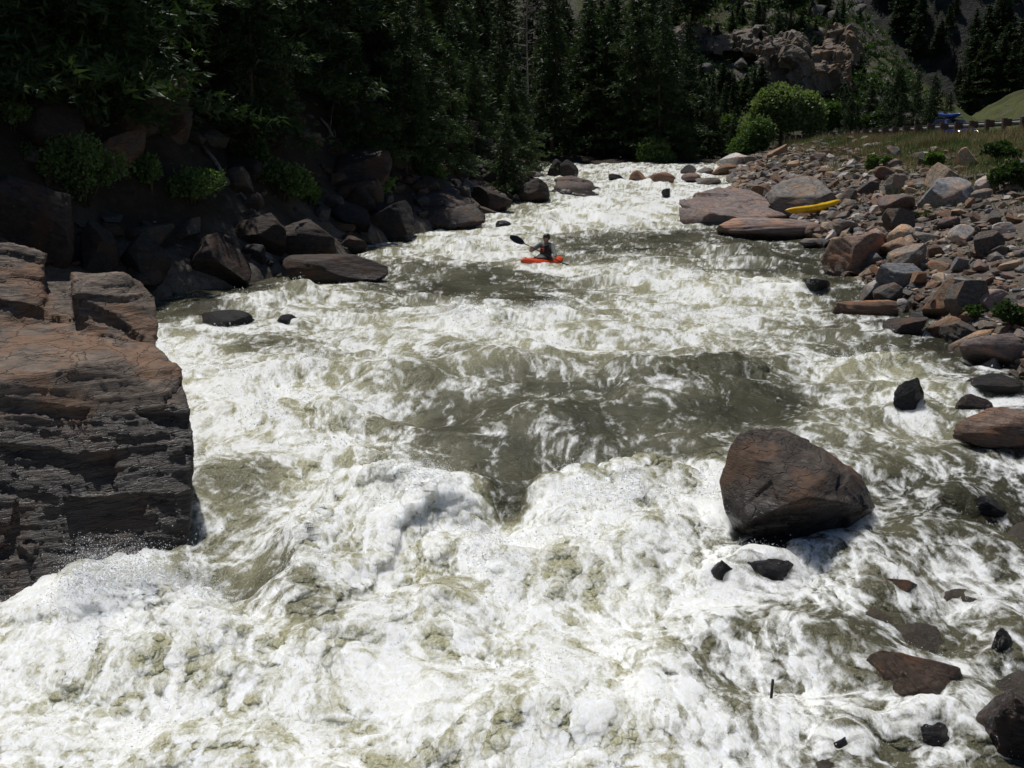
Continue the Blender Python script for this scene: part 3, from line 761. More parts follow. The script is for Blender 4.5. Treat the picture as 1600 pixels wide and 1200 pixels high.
# --- the flat-topped slab boulder on the right bank
def slab_disp(P, N):
    return .08 * fbm3(P * .9, 5, 24) + .04 * (np.abs(fbm3(P * 2.5, 4, 25)) - .2) + blocks(P, .45, .45, 1.1, 26, .6) * .16
hero('boulder', [[(1060,312,41),(1062,352,39.6),(1085,360,38.8),(1130,362,38.6),(1200,350,38.6),(1228,338,39.6),(1190,340,38.2),(1110,332,38.6),(1118,296,44),(1140,289,45.5),(1170,294,45),(1215,318,42),(1120,330,45),(1200,330,45)]],
     .07, M_ROCK, 'huge flat-topped grey-brown slab boulder jutting into the river from the right bank', 'boulder', (.25, .20, .18), slab_disp, 2.2, 1)
# --- wedge-shaped boulder upstream on the left
hero('boulder', [[(862,292,54),(868,280,56),(892,276,57),(920,284,56),(955,298,54),(972,310,52),(970,320,51),(930,322,50.5),(870,322,50.5),(858,318,51),(880,300,50.8),(920,306,50.6),(900,300,58)]],
     .08, M_ROCK, 'wedge-shaped brown boulder upstream whose back slopes down to the right', 'boulder', (.13, .10, .085), slab_disp, 2.9, 1)
# --- shaded boulder with a lit sloping top on the left bank
hero('boulder', [[(640,352,38.2),(632,300,40),(655,282,41.5),(690,285,41.5),(735,310,40),(756,335,38.6),(756,356,37.6),(700,360,37.2),(650,358,37.4),(700,320,38),(640,320,44),(730,330,44)]],
     .07, M_ROCK, 'large shaded boulder with a sunlit sloping top on the left bank', 'boulder', (.09, .075, .066), slab_disp, 2.1, 1)

# --- named boulders: foot (px), width, height as seen
BL = [
 # right bank, along the water
 ('long low brown rock lying at the waterline in front of the slab boulder', 1212, 374, 175, 32, 'pinkish', 101, .45, dict(flat=1)),
 ('leaning pale grey slab behind the yellow kayak', 1262, 332, 112, 42, 'grey', 102, .8, dict(flat=1, tilt=(.5, -.12))),
 ('big blocky brown boulder with a dark undercut front at the waterline', 1345, 425, 104, 58, 'brown', 103, .8, dict(flat=1)),
 ('grey angular boulder just below the blocky brown boulder', 1410, 455, 66, 40, 'blue-grey', 104, .8, {}),
 ('triangular rusty-brown boulder standing above the waterline rocks', 1478, 492, 58, 54, 'rusty', 105, .7, dict(lo=.4, hi=.75)),
 ('flat brown slab at the waterline below the grey boulders', 1357, 498, 104, 28, 'rusty', 106, .5, dict(flat=1)),
 ('low dark red-brown rock at the waterline right of the flat brown slab', 1420, 524, 70, 27, 'dark brown', 107, .6, {}),
 ('broad purple-brown boulder at the right edge of the photo', 1562, 577, 108, 55, 'purple-brown', 108, .6, {}),
 ('round-nosed brown boulder low in the water at the right edge', 1572, 715, 142, 72, 'brown', 109, .7, {}),
 ('small wet black rock cut off from the right bank by a white chute', 1275, 458, 52, 22, 'black', 110, .5, dict(wet=.6)),
 ('wet black fin of rock splitting the current near the right bank', 1424, 648, 56, 56, 'black', 111, .6, dict(wet=.8, lo=.4, hi=.7)),
 ('low wet brown rock beside the round-nosed boulder', 1526, 650, 62, 32, 'dark brown', 112, .6, dict(wet=.3)),
 ('flat dark rock awash above the low wet brown rock', 1560, 618, 90, 30, 'dark grey', 113, .6, dict(wet=.3, flat=1)),
 ('tilted blue-grey slab high on the rubble bank', 1495, 322, 84, 40, 'blue-grey', 114, .9, dict(flat=1, tilt=(.45, -.2))),
 ('beige block leaning left of the blue-grey slab', 1478, 296, 46, 34, 'tan', 115, .8, dict(flat=1, tilt=(.2, .4))),
 ('whitish rock right of the blue-grey slab', 1546, 300, 36, 24, 'pale', 116, .8, {}),
 ('grey slab standing on edge below the grass', 1398, 306, 32, 36, 'grey', 117, .4, dict(tilt=(0, .5))),
 ('tan block above the blocky brown boulder', 1412, 382, 46, 30, 'tan', 118, .9, {}),
 ('dark pointed boulder behind the tan block', 1410, 362, 50, 36, 'dark grey', 119, .8, dict(lo=.4, hi=.7)),
 ('grey sloping boulder right of the big blocky brown boulder', 1428, 425, 66, 36, 'grey', 120, .8, dict(tilt=(0, -.3))),
 ('dark olive-grey boulder half hidden in weeds near the right edge', 1518, 490, 62, 52, 'dark grey', 121, .8, {}),
 ('dark slanting slab in the rubble near the right edge', 1548, 400, 52, 36, 'dark grey', 122, .7, dict(flat=1, tilt=(.2, -.5))),
 ('pale grey boulder at the upstream end of the right bank', 1148, 262, 52, 22, 'pale', 123, .8, {}),
 ('rusty rock below the pale upstream boulder', 1135, 275, 42, 18, 'rusty', 124, .8, {}),
 ('ochre block beside the upper edge of the slab boulder', 1195, 312, 40, 24, 'rusty', 125, .8, {}),
 ('tan cube of rock above the leaning slab', 1218, 318, 26, 24, 'tan', 126, .8, {}),
 ('dark shard of rock above the tail of the yellow kayak', 1325, 318, 36, 20, 'dark grey', 127, .8, dict(tilt=(0, -.3))),
 ('grey-brown boulder in front of the yellow kayak tail', 1325, 366, 44, 22, 'grey', 128, .8, {}),
 ('small grey boulder between water and yellow kayak', 1275, 374, 34, 22, 'brown', 129, .8, {}),
 ('flat grey rock at the waterline beneath the small grey boulder', 1272, 388, 40, 14, 'grey', 130, .7, dict(flat=1)),
 ('grey boulder near the waterline above the flat brown slab', 1392, 478, 46, 34, 'dark grey', 131, .8, {}),
 ('pale grey stone just above the low red-brown rock', 1412, 488, 26, 20, 'pale', 132, .8, {}),
 ('dark boulder above the broad purple-brown boulder', 1508, 540, 56, 36, 'dark grey', 133, .8, {}),
 # stones in the upstream rapid
 ('left of two dark boulders standing together in the upstream rapid', 868, 276, 26, 26, 'dark grey', 141, .9, dict(sub=4)),
 ('right of two dark boulders standing together in the upstream rapid', 890, 277, 30, 26, 'dark grey', 142, .9, dict(sub=4)),
 ('low dark stone in the upstream rapid right of the wedge boulder', 963, 283, 24, 11, 'black', 143, .8, dict(sub=4)),
 ('brown and orange rock in the upstream rapid', 998, 287, 28, 20, 'rusty', 144, .8, dict(sub=4)),
 ('grey-brown rock with a flat shoulder beside the orange rock upstream', 1036, 292, 40, 22, 'brown', 145, .8, dict(sub=4)),
 ('small pointed black rock below the upstream stones', 1041, 310, 15, 15, 'black', 146, .8, dict(sub=4, wet=.5)),
 ('round grey stone farthest back in the upstream rapid', 1076, 275, 26, 17, 'grey', 147, .8, dict(sub=4)),
 ('brown stone in front of the round grey stone upstream', 1084, 288, 36, 17, 'purple-brown', 148, .8, dict(sub=4)),
 ('flat grey stone touching the upstream end of the right bank', 1102, 274, 28, 12, 'grey', 149, .8, dict(sub=4)),
 ('long low grey rock at the end of the upstream stones', 1108, 291, 40, 13, 'grey', 150, .6, dict(sub=4)),
 ('low black rock awash behind the kayaker', 788, 358, 28, 13, 'black', 151, .7, dict(sub=4, wet=.5)),
 # left bank, upstream to down
 ('shaded boulder on the left bank behind the sunlit sloping one', 768, 334, 66, 48, 'dark grey', 161, .8, {}),
 ('dark shaded rock at the left waterline by the wedge boulder', 835, 318, 50, 44, 'dark brown', 162, .8, {}),
 ('shaded angular boulder with a pale facet on the left bank', 606, 378, 84, 70, 'grey', 163, .8, dict(lo=.4, hi=.75)),
 ('long low shaded rock at the left waterline', 520, 446, 165, 52, 'dark grey', 164, .5, dict(flat=1)),
 ('black hump of rock in shade behind the long low rock', 462, 402, 115, 66, 'dark grey', 165, .8, {}),
 ('small sunlit stone on top of the left waterline rocks', 466, 404, 24, 16, 'grey', 166, .8, {}),
 ('round shaded boulder right of the dappled rock on the left bank', 330, 446, 104, 88, 'dark grey', 167, .8, {}),
 ('dappled boulder with pale sunlit patches behind the ledge', 222, 458, 82, 100, 'grey', 168, .8, dict(lo=.45, hi=.8)),
 ('narrow grey boulder left of the dappled boulder', 145, 428, 66, 92, 'grey', 169, .8, {}),
 ('great grey slab leaning behind the ledge at the left edge of the photo', 42, 405, 150, 135, 'dark grey', 170, .6, dict(tilt=(.2, .5))),
 ('shaded block above the round shaded boulder', 400, 392, 92, 66, 'dark grey', 171, .8, dict(lo=.45, hi=.8)),
 ('dark outcrop low on the left hillside above the river', 545, 300, 130, 74, 'dark grey', 172, .7, dict(lo=.4, hi=.75)),
 ('small boulder on the hillside above the long low rock', 560, 330, 52, 44, 'grey', 173, .8, {}),
 # lower right: stones with water running over them
 ('flat black slab at the foot of the midstream boulder', 1203, 884, 104, 36, 'black', 181, .5, dict(flat=1, wet=1.2)),
 ('wet dark rock with water pouring over it below the flat black slab', 1206, 930, 92, 50, 'black', 182, .6, dict(wet=1.2, flat=1)),
 ('wet dark rock left of the pouring one, just breaking the foam', 1128, 925, 50, 34, 'black', 183, .6, dict(wet=1.2)),
 ('wet red-brown rock breaking the surface at lower right', 1402, 946, 78, 50, 'rusty', 184, .6, dict(wet=.75, lo=.4, hi=.7)),
 ('mossy brown rock with water sheeting over its back at lower right', 1446, 1100, 165, 84, 'rusty', 185, .6, dict(wet=.62, flat=1, tilt=(.25, .25), lo=.4, hi=.75)),
 ('black stump-shaped rock at the right edge among the cascades', 1567, 1042, 34, 54, 'black', 186, .7, dict(wet=1.2)),
 ('big rock corner at the lower right edge of the photo', 1605, 1190, 110, 100, 'dark brown', 187, .8, dict(wet=.55)),
 ('dark wet rock under the foam left of the iron stake', 1045, 1095, 70, 62, 'black', 188, .8, dict(wet=1.2, sink=.6)),
 ('black wet rock near the bottom edge below the mossy rock', 1470, 1170, 100, 44, 'black', 189, .5, dict(wet=1.2, flat=1)),
 ('small black rock near the bottom edge of the photo', 1320, 1180, 56, 34, 'black', 190, .5, dict(wet=1.2, flat=1)),
 ('dark stone in the riffle right of the midstream boulder', 1478, 800, 40, 26, 'black', 191, .8, dict(wet=1.2)),
 ('second dark stone in the riffle, nearer the right edge', 1548, 808, 52, 28, 'black', 192, .8, dict(wet=1.2)),
 ('wet dark stone in the shallow cascade above the iron stake', 1235, 1012, 40, 26, 'black', 193, .8, dict(wet=1.2)),
 ('small black rock with water folding over it in the left rapid', 448, 510, 36, 26, 'black', 194, .8, dict(wet=1.2)),
 ('broad wet black rock in the foam behind the ledge', 340, 514, 110, 34, 'black', 195, .5, dict(wet=1.2)),
]
for (lab, cx, by, w, h, kind, seed, dep, kw) in BL:
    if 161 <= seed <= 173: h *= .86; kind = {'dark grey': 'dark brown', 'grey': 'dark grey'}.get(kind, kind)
    if seed in (110, 111, 112, 113) or seed >= 181: kw = dict(kw, mat=M_WET, rough=.09)
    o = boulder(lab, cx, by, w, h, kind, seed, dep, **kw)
    o.location.z -= {184: .05, 185: .09, 189: .06, 190: .05, 194: .12, 195: .14, 191: .03}.get(seed, 0)
    if 161 <= seed <= 173 or seed in (142, 141): o.color = (o.color[0] * .36, o.color[1] * .36, o.color[2] * .37, 1)  # tint darkened to stand for the shade over the left bank
    if seed == 188: o.location.z -= .16
    if seed == 183: o.location.z += .10
    if seed in (182, 183, 184, 185, 186, 189, 190, 191, 192, 193, 194): o.location.z += .0

# --- the cliff outcrop on the far hill: steep jointed faces with ledges on top
def cliff_disp(P, N):
    Q = np.stack([P[:, 0] + .25 * P[:, 2], P[:, 1], P[:, 2] - .3 * P[:, 0]], 1)
    return blocks(Q, .45, .45, .16, 51, 1.2) * 1.5 + blocks(Q, 1.1, 1.1, .35, 55, .6) * .55 + .3 * fbm3(P * .35, 5, 56) + .18 * fbm3(P * 1.6, 4, 57)
for (lab, hulls, kind) in [
    ('tall jointed cliff outcrop in the middle of the far hillside', [[(1188,150,105),(1262,155,105),(1190,72,107),(1222,56,108),(1262,88,107),(1195,60,114),(1250,60,114),(1180,150,112),(1265,150,112)],
        [(1228,150,103.6),(1255,152,103.6),(1232,80,105.5),(1252,92,105.5),(1230,140,109),(1255,140,109)]], (.15, .138, .125)),
    ('right shoulder of cliff with a grassy shelf, on the far hillside', [[(1258,150,105),(1330,155,106),(1265,104,106),(1330,92,108),(1332,84,112),(1268,80,112),(1260,150,113),(1336,150,113)],
        [(1290,85,110),(1338,90,110),(1296,40,116),(1325,48,116),(1290,90,118),(1338,90,118)]], (.155, .132, .108)),
    ('broken ledge above the pines on the far hillside', [[(1108,78,113),(1190,82,112),(1118,58,115),(1150,46,116),(1188,50,115),(1110,70,119),(1190,70,119)]], (.14, .13, .118)),
    ('small crag left of the broken ledge on the far hillside', [[(1050,70,116),(1098,72,116),(1060,50,119),(1090,46,119),(1055,60,123),(1095,60,123)]], (.13, .12, .11))]:
    o = hero('rock_outcrop', hulls, .17, M_DRY, lab, 'outcrop', (kind[0] * 1.35, kind[1] * 1.25, kind[2] * 1.08), cliff_disp, 0, 0); o.data.polygons.foreach_set('use_smooth', np.zeros(len(o.data.polygons), bool))
rgo = np.random.default_rng(77)
for i in range(26):
    px, py = rgo.uniform(1035, 1340), rgo.uniform(4, 130); p = on_ground(px, py, 98, 190)
    if p[1] > 172: continue
    o = bpy.data.objects.new('hillside_rock', rock_base('hillside_rock', 400 + i, 3, 12, .1, .4, .8)); COL.objects.link(o); o.data.materials.append(M_DRY); w = rgo.uniform(.8, 2.6)
    o.scale = (w / 2, w / 2, w * .33); o.location = (p[0], p[1], p[2] + w * .1); o.rotation_euler = (rgo.normal() * .3, rgo.normal() * .3, rgo.uniform(0, 6)); o.color = (.14, .128, .115, 1)
    tag(o, 'grey rock lying on the talus of the far hillside', 'rock', 'rocks on the far hillside')

# --- rubble on the right bank: every stone its own object
RUB = [rock_base('rubble', 300 + i, 4, 12, .05, .4, .8, flat=i % 2) for i in range(10)]
for m in RUB: m.materials.append(M_DRY)
RUBW = [m.copy() for m in RUB]
for m in RUBW: m.materials.clear(); m.materials.append(M_ROCK)
rg = np.random.default_rng(5)
cand = []
while len(cand) < 225:
    px = rg.uniform(1120, 1640); py = rg.uniform(243, 600)
    p = on_ground(px, py)
    d = p[0] - xr(p[1])
    if d < -.15 or d > 8.5 or p[1] > 78: continue
    if d > 5.2 and rg.random() < .72: continue
    if d < 5.2 and py < 300 and rg.random() < .25: continue
    size = np.clip(np.exp(rg.normal(math.log(26), .45)), 12, 64) * (.55 + .6 * min(1, (py - 235) / 170))
    if any(abs(px - q[0]) < .36 * (size + q[2]) and abs(py - q[1]) < .22 * (size + q[2]) for q in cand): continue
    if 1235 < px < 1312 and 318 < py < 352: continue
    cand.append((px, py, size, p, d))
kinds = ['grey', 'brown', 'tan', 'blue-grey', 'tan', 'dark grey', 'purple-brown', 'pale', 'rusty', 'pinkish', 'grey', 'brown']
words = {'grey': 'grey', 'brown': 'brown', 'blue-grey': 'blue-grey', 'tan': 'tan', 'dark grey': 'dark grey', 'purple-brown': 'purple-brown', 'pale': 'whitish', 'rusty': 'rust-brown', 'pinkish': 'pinkish brown'}
def zone(px, py, d):
    if d < 1.0: return 'at the waterline of the right bank' + (' upstream' if px < 1290 else ' near the right edge' if px > 1470 else '')
    if px < 1200: return 'at the upstream end of the right bank'
    if px < 1330 and py > 300: return 'around the yellow kayak'
    if py < 300: return 'below the grass under the guardrail'
    if px > 1480: return 'near the right edge of the photo'
    return 'in the middle of the rubble bank'
for i, (px, py, size, p, d) in enumerate(cand):
    k = kinds[rg.integers(len(kinds))]
    o = bpy.data.objects.new('rubble_stone', (RUBW if d < 1.2 else RUB)[rg.integers(10)]); COL.objects.link(o)
    dist = np.hypot(p[0], p[1]); W = size * dist / FPX
    hh = W * rg.uniform(.4, .75)
    o.scale = (W / 2, W / 2 * rg.uniform(.6, 1.1), hh / 2); o.rotation_euler = (rg.normal() * .3, rg.normal() * .3 - .15, rg.uniform(0, 6.28))
    o.location = (p[0], p[1] + W * .2, p[2] + hh * .22); o['wet_z'] = float(z0(p[1]) + .12); tint(o, k)
    shape = 'large' if size > 34 else 'small' if size < 18 else 'middling'
    tag(o, f"{shape} angular {words[k]} stone {zone(px, py, d)}", 'stone', 'stones of the rubble bank')
# --- finer gravel between them, and on the left bank's foot
def gravel(name, n, sampler, smin, smax, mat, label, seed, tone=1.):
    rg = np.random.default_rng(seed)
    bm = bmesh.new(); bmesh.ops.create_icosphere(bm, subdivisions=1, radius=1); me0 = from_bm('g', bm)
    V0 = get_V(me0); F0 = np.array([p.vertices[:] for p in me0.polygons]); bpy.data.meshes.remove(me0)
    Vs = []; Fs = []; Cs = []
    P = sampler(rg, n)
    for i, (x, y, z) in enumerate(P):
        s = smin * (smax / smin) ** (rg.random() ** 2.2) * np.clip(y / 30, .6, 1.6)
        v = V0 * rg.uniform(.55, 1.25, (len(V0), 1)); v = v * s * np.array([1, rg.uniform(.6, 1), rg.uniform(.35, .7)])
        a = rg.uniform(0, 6.28); c, q = math.cos(a), math.sin(a); b = rg.normal() * .35
        v = v @ np.array([[c, q, 0], [-q, c, 0], [0, 0, 1]]) @ np.array([[math.cos(b), 0, math.sin(b)], [0, 1, 0], [-math.sin(b), 0, math.cos(b)]])
        Vs.append(v + np.array([x, y, z + s * .15])); Fs.append(F0 + len(V0) * i)
        base = np.array(TINTS[kinds[rg.integers(len(kinds))]]) * rg.uniform(.7, 1.2) * tone; Cs.append(np.tile(base, (len(V0), 1)))
    me = np_mesh(name, np.concatenate(Vs), None, np.concatenate(Fs), smooth=False); cattr(me, 'tone', np.concatenate(Cs))
    o = mesh_obj(name, me, mat); tag(o, label, kind='stuff'); return o
t = NT('gravel'); n = t.noise(12, 5, .7, t.pos())
M_GRAV = t.done(t.bsdf(t.mix(t.mr(n, .35, .65), t.mix(1., t.attr('tone', out='Color'), (.6, .6, .6), 'MULTIPLY'), t.attr('tone', out='Color')), .85, .25, t.bump(n, .5, .03)))
def samp_r(rg, n):
    out = []
    while len(out) < n:
        y = 12 + 66 * rg.random() ** 1.5; d = rg.exponential(3.2); x = xr(y) + d - .1
        if d > 9.5 or x / (y + .9) > .62: continue
        out.append((x, y))
    out = np.array(out); return np.column_stack([out, terrain(out[:, 0], out[:, 1])])
gravel('gravel', 6500, samp_r, .05, .30, M_GRAV, 'loose stones and gravel between the larger rocks of the right bank', 61, 1.4)
def samp_l(rg, n):
    out = []
    while len(out) < n:
        y = 14 + 66 * rg.random() ** 1.3; d = rg.exponential(4.5); x = xl(y) - d + .1
        if d > 22 or x / (y + .9) < -.66: continue
        out.append((x, y))
    out = np.array(out); return np.column_stack([out, terrain(out[:, 0], out[:, 1])])
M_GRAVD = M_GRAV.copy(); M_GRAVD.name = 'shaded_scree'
gravel('scree', 1100, samp_l, .08, .5, M_GRAVD, 'loose stones scattered down the shaded left hillside', 62, .5)  # low tone puts the hillside's shade into the stones' colour
rg = np.random.default_rng(18)
for i in range(54):
    y = rg.uniform(20, 62); d = rg.uniform(1.5, 11); x = xl(y) - d
    if x / (y + .9) < -.56: continue
    w = np.clip(np.exp(rg.normal(math.log(1.1), .5)), .5, 2.8)
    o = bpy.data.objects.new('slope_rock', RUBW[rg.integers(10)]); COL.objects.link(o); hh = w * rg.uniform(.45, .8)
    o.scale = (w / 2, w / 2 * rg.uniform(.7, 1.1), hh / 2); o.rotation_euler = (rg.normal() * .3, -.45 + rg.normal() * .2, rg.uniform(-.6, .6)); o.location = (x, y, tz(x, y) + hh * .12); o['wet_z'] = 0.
    k = ['grey', 'dark grey', 'brown', 'dark brown'][rg.integers(4)]; tint(o, k); o.color = (o.color[0] * .42, o.color[1] * .42, o.color[2] * .42, 1)  # tint dimmed so the rocks carry the slope's shade
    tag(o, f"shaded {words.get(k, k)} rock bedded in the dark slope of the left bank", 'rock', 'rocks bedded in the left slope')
# shaded boulders along the left bank
rg = np.random.default_rng(8); got = []
while len(got) < 60:
    y = rg.uniform(20, 80); d = abs(rg.normal()) * 2.2 - .2; x = xl(y) - d
    if x / (y + .9) < -.56: continue
    w = np.clip(np.exp(rg.normal(math.log(.9), .45)), .4, 2.2)
    if any(math.hypot(x - q[0], y - q[1]) < .5 * (w + q[2]) for q in got): continue
    got.append((x, y, w))
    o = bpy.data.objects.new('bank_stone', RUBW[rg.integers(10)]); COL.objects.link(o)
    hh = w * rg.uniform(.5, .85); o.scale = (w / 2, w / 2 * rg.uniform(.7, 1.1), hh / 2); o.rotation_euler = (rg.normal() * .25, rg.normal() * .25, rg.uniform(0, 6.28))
    o.location = (x, y, tz(x, y) + hh * .22); o['wet_z'] = float(z0(y) + .2); k = ['dark grey', 'black', 'dark brown', 'dark brown'][rg.integers(4)]; tint(o, k); o.color = (o.color[0] * .55, o.color[1] * .55, o.color[2] * .55, 1)  # colour cut back: the bank's shade is put into the stones
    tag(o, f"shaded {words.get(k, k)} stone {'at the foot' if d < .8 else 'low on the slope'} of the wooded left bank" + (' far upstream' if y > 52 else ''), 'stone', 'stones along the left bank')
# ================================================================== TREES AND PLANTS
M_BARK = mat_bark('bark')
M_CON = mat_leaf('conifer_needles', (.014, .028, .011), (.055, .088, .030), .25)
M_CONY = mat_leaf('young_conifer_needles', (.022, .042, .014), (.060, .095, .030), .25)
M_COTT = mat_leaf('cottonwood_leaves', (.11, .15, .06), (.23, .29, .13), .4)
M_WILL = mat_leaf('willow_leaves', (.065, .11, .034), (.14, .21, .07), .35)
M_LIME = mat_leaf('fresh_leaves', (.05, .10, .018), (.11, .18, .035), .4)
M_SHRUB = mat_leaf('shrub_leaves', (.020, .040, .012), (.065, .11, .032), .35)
def trunk_mesh(h, r0, r1, lean=.02, seg=8, limbs=0, rg=None):
    bm = bmesh.new(); n = 7
    add_tube(bm, [(lean * h * math.sin(i * .7), lean * h * math.cos(i * .9) - lean * h, h * i / (n - 1) - .4 * (i == 0)) for i in range(n)],
             [r0 + (r1 - r0) * (i / (n - 1)) + (r0 * .25 if i == 0 else 0) for i in range(n)], seg)
    for k in range(limbs):
        z = h * rg.uniform(.2, .75); a = rg.uniform(0, 6.28); L = h * rg.uniform(.08, .2)
        add_tube(bm, [(0, 0, z), (math.cos(a) * L * .5, math.sin(a) * L * .5, z - L * .05), (math.cos(a) * L, math.sin(a) * L, z - L * .25)], [r0 * .2, r0 * .12, r0 * .03], 5)
    return from_bm('trunk', bm, True)
def needles(C, D, L, Wd, rg, per, spread):
    """per thin triangles at each point of C, fanned round direction D"""
    n = len(C); C = np.repeat(C, per, 0); D = np.repeat(D, per, 0); L = np.repeat(L, per)
    d = D + rg.normal(size=D.shape) * spread; d /= np.linalg.norm(d, axis=1)[:, None]
    s = np.cross(d, rg.normal(size=d.shape)); s /= np.linalg.norm(s, axis=1)[:, None]
    l = (L * rg.uniform(.6, 1.3, len(L)))[:, None]; w = l * Wd
    c = C + rg.normal(size=C.shape) * L[:, None] * .25
    V = np.stack([c - s * w, c + s * w, c + d * l], 1)
    return V.reshape(-1, 3)
def conifer(seed, h=14., rmax=2.3, base=.12, nb=120, tuft=.34, power=.85, droop=.3, per=6):
    rg = np.random.default_rng(seed); C = []; D = []; L = []; S = []
    for b in range(nb):
        u = base + (1 - base) * ((b + rg.random()) / nb) ** 1.05
        z = h * u; rl = 1.3 * rmax * ((1 - u) / (1 - base)) ** power * rg.uniform(.5, 1.2) * (1 + .3 * math.sin(b * 2.39996 + seed) + .25 * math.sin(b * .21 + seed)) + .15
        if rg.random() < .08: rl *= .35
        a = b * 2.39996 + rg.normal() * .35; k = max(3, int(rl / tuft * 2.6))
        t = np.linspace(.18, 1, k) + rg.normal(size=k) * .03
        wd = rg.normal(size=k) * .17 * rl * t
        x = math.cos(a) * rl * t - math.sin(a) * wd; y = math.sin(a) * rl * t + math.cos(a) * wd
        zz = z - droop * rl * t ** 1.4 + .12 * rl * np.clip(t - .7, 0, 1) + rg.normal(size=k) * .07
        C.append(np.stack([x, y, zz], 1)); dd = np.stack([np.full(k, math.cos(a)), np.full(k, math.sin(a)), np.full(k, -.12)], 1); D.append(dd)
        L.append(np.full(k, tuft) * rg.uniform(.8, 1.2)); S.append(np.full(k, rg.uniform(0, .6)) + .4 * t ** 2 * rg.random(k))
    C = np.concatenate(C); D = np.concatenate(D); L = np.concatenate(L); S = np.concatenate(S)
    C = np.concatenate([C, [[0, 0, h - .1 + .1 * i] for i in range(3)]]); D = np.concatenate([D, [[0, 0, 1]] * 3]); L = np.concatenate([L, [.3] * 3]); S = np.concatenate([S, [.7] * 3])
    V = needles(C, D, L, .16, rg, per, .55)
    me = np_mesh('crown', V, None, np.arange(len(V)).reshape(-1, 3), smooth=False)
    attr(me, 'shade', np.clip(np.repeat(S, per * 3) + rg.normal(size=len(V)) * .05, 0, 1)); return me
def leafy(blobs, n, leaf, rg, wd=.45, shell=.5):
    """leaf-sized faces through ellipsoid clumps; blobs: (x,y,z,rx,ry,rz)"""
    bl = np.array(blobs, float); vol = (bl[:, 3] * bl[:, 4] * bl[:, 5]) ** .75; k = rg.choice(len(bl), n, p=vol / vol.sum())
    d = rg.normal(size=(n, 3)); d /= np.linalg.norm(d, axis=1)[:, None]
    r = rg.random(n) ** shell
    ph = fbm3(d * 2.2 + k[:, None] * 3.1, 3, 9); r = r * (1 + .55 * ph)
    keep = p3(d * 3 + k[:, None] * 5.7, 4) + .25 * rg.normal(size=n) > -.42
    C = bl[k, :3] + d * r[:, None] * bl[k, 3:]; C = C[keep]; d = d[keep]; m = len(C)
    ax = d + rg.normal(size=(m, 3)) * .9; ax /= np.linalg.norm(ax, axis=1)[:, None]
    s = np.cross(ax, rg.normal(size=(m, 3))); s /= np.linalg.norm(s, axis=1)[:, None]
    l = leaf * rg.uniform(.6, 1.4, (m, 1))
    V = np.stack([C, C + ax * l * .5 + s * l * wd, C + ax * l, C + ax * l * .5 - s * l * wd], 1).reshape(-1, 3)
    me = np_mesh('foliage', V, np.arange(len(V)).reshape(-1, 4), None, smooth=False)
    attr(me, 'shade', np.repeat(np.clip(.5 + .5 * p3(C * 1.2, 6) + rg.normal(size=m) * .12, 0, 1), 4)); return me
CONS = []
for i in range(7):
    rgc = np.random.default_rng(40 + i)
    hh = [14, 15, 13, 12, 16, 11, 13][i]
    cr = conifer(50 + i, hh, [2.4, 2.7, 2.2, 2.9, 2.5, 2.6, 2.0][i], [.08, .16, .05, .12, .22, .04, .1][i], [135, 140, 130, 120, 130, 125, 135][i], [.34, .36, .32, .36, .36, .34, .3][i], [.8, .7, .95, .75, .6, .9, .9][i], [.3, .2, .35, .25, .15, .3, .35][i], 7)
    tk = trunk_mesh(hh * .97, .2, .025, .012, 8, 8, rgc)
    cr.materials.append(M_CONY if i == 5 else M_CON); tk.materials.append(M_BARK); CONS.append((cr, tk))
def plant_tree(v, x, y, s, label, group=None, name='conifer', cat='tree', z=None, rz=None):
    r = empty(name, (x, y, (tz(x, y) if z is None else z) - .1), random.uniform(0, 6.28) if rz is None else rz); r.scale = (s * random.uniform(.9, 1.1),) * 2 + (s,)
    c = bpy.data.objects.new('crown', CONS[v][0]); link(c, r); k = bpy.data.objects.new('trunk', CONS[v][1]); link(k, r)
    tag(r, label, cat, group); return r
rg = np.random.default_rng(21); random.seed(3)
placed = []
def spaced(x, y, m): return all((x - a) ** 2 + (y - b) ** 2 > m * m for a, b in placed)
# the wooded left slope
tries = 0
while len(placed) < 128 and tries < 30000:
    tries += 1
    y = rg.uniform(21, 92); d = rg.uniform(2.4, 30) if y < 60 else rg.uniform(.8, 26); x = xl(y) - d
    q = x / (y + .9)
    if q < -.62 or q > .2: continue
    if y < 30 and d < 5: continue
    if q < -.25 and d < 4: continue
    if not spaced(x, y, 2.0): continue
    placed.append((x, y)); s = rg.uniform(.62, 1.05)
    if d < 5: s *= .62
    where = 'on the dark slope above the ledge' if q < -.33 else 'in the shaded stand above the left bank' if q < -.12 else 'in the stand beside the upstream rapid'
    plant_tree(int(rg.integers(7)), x, y, s, f"{'small' if s < .55 else 'tall' if s > .85 else 'dark green'} conifer {where}", 'conifers on the left bank')
# the near part of the slope, where crowns hang over the frame and shade it
n0 = len(placed); tries = 0
while len(placed) < n0 + 46 and tries < 20000:
    tries += 1
    y = rg.uniform(22, 46); d = rg.uniform(4.5, 24); x = xl(y) - d; q = x / (y + .9)
    if q < -.72 or q > -.2: continue
    if not spaced(x, y, 1.5): continue
    placed.append((x, y)); s = rg.uniform(.5, .95)
    plant_tree(int(rg.integers(7)), x, y, s, 'dark conifer crowding the near left slope above the ledge', 'conifers on the left bank')
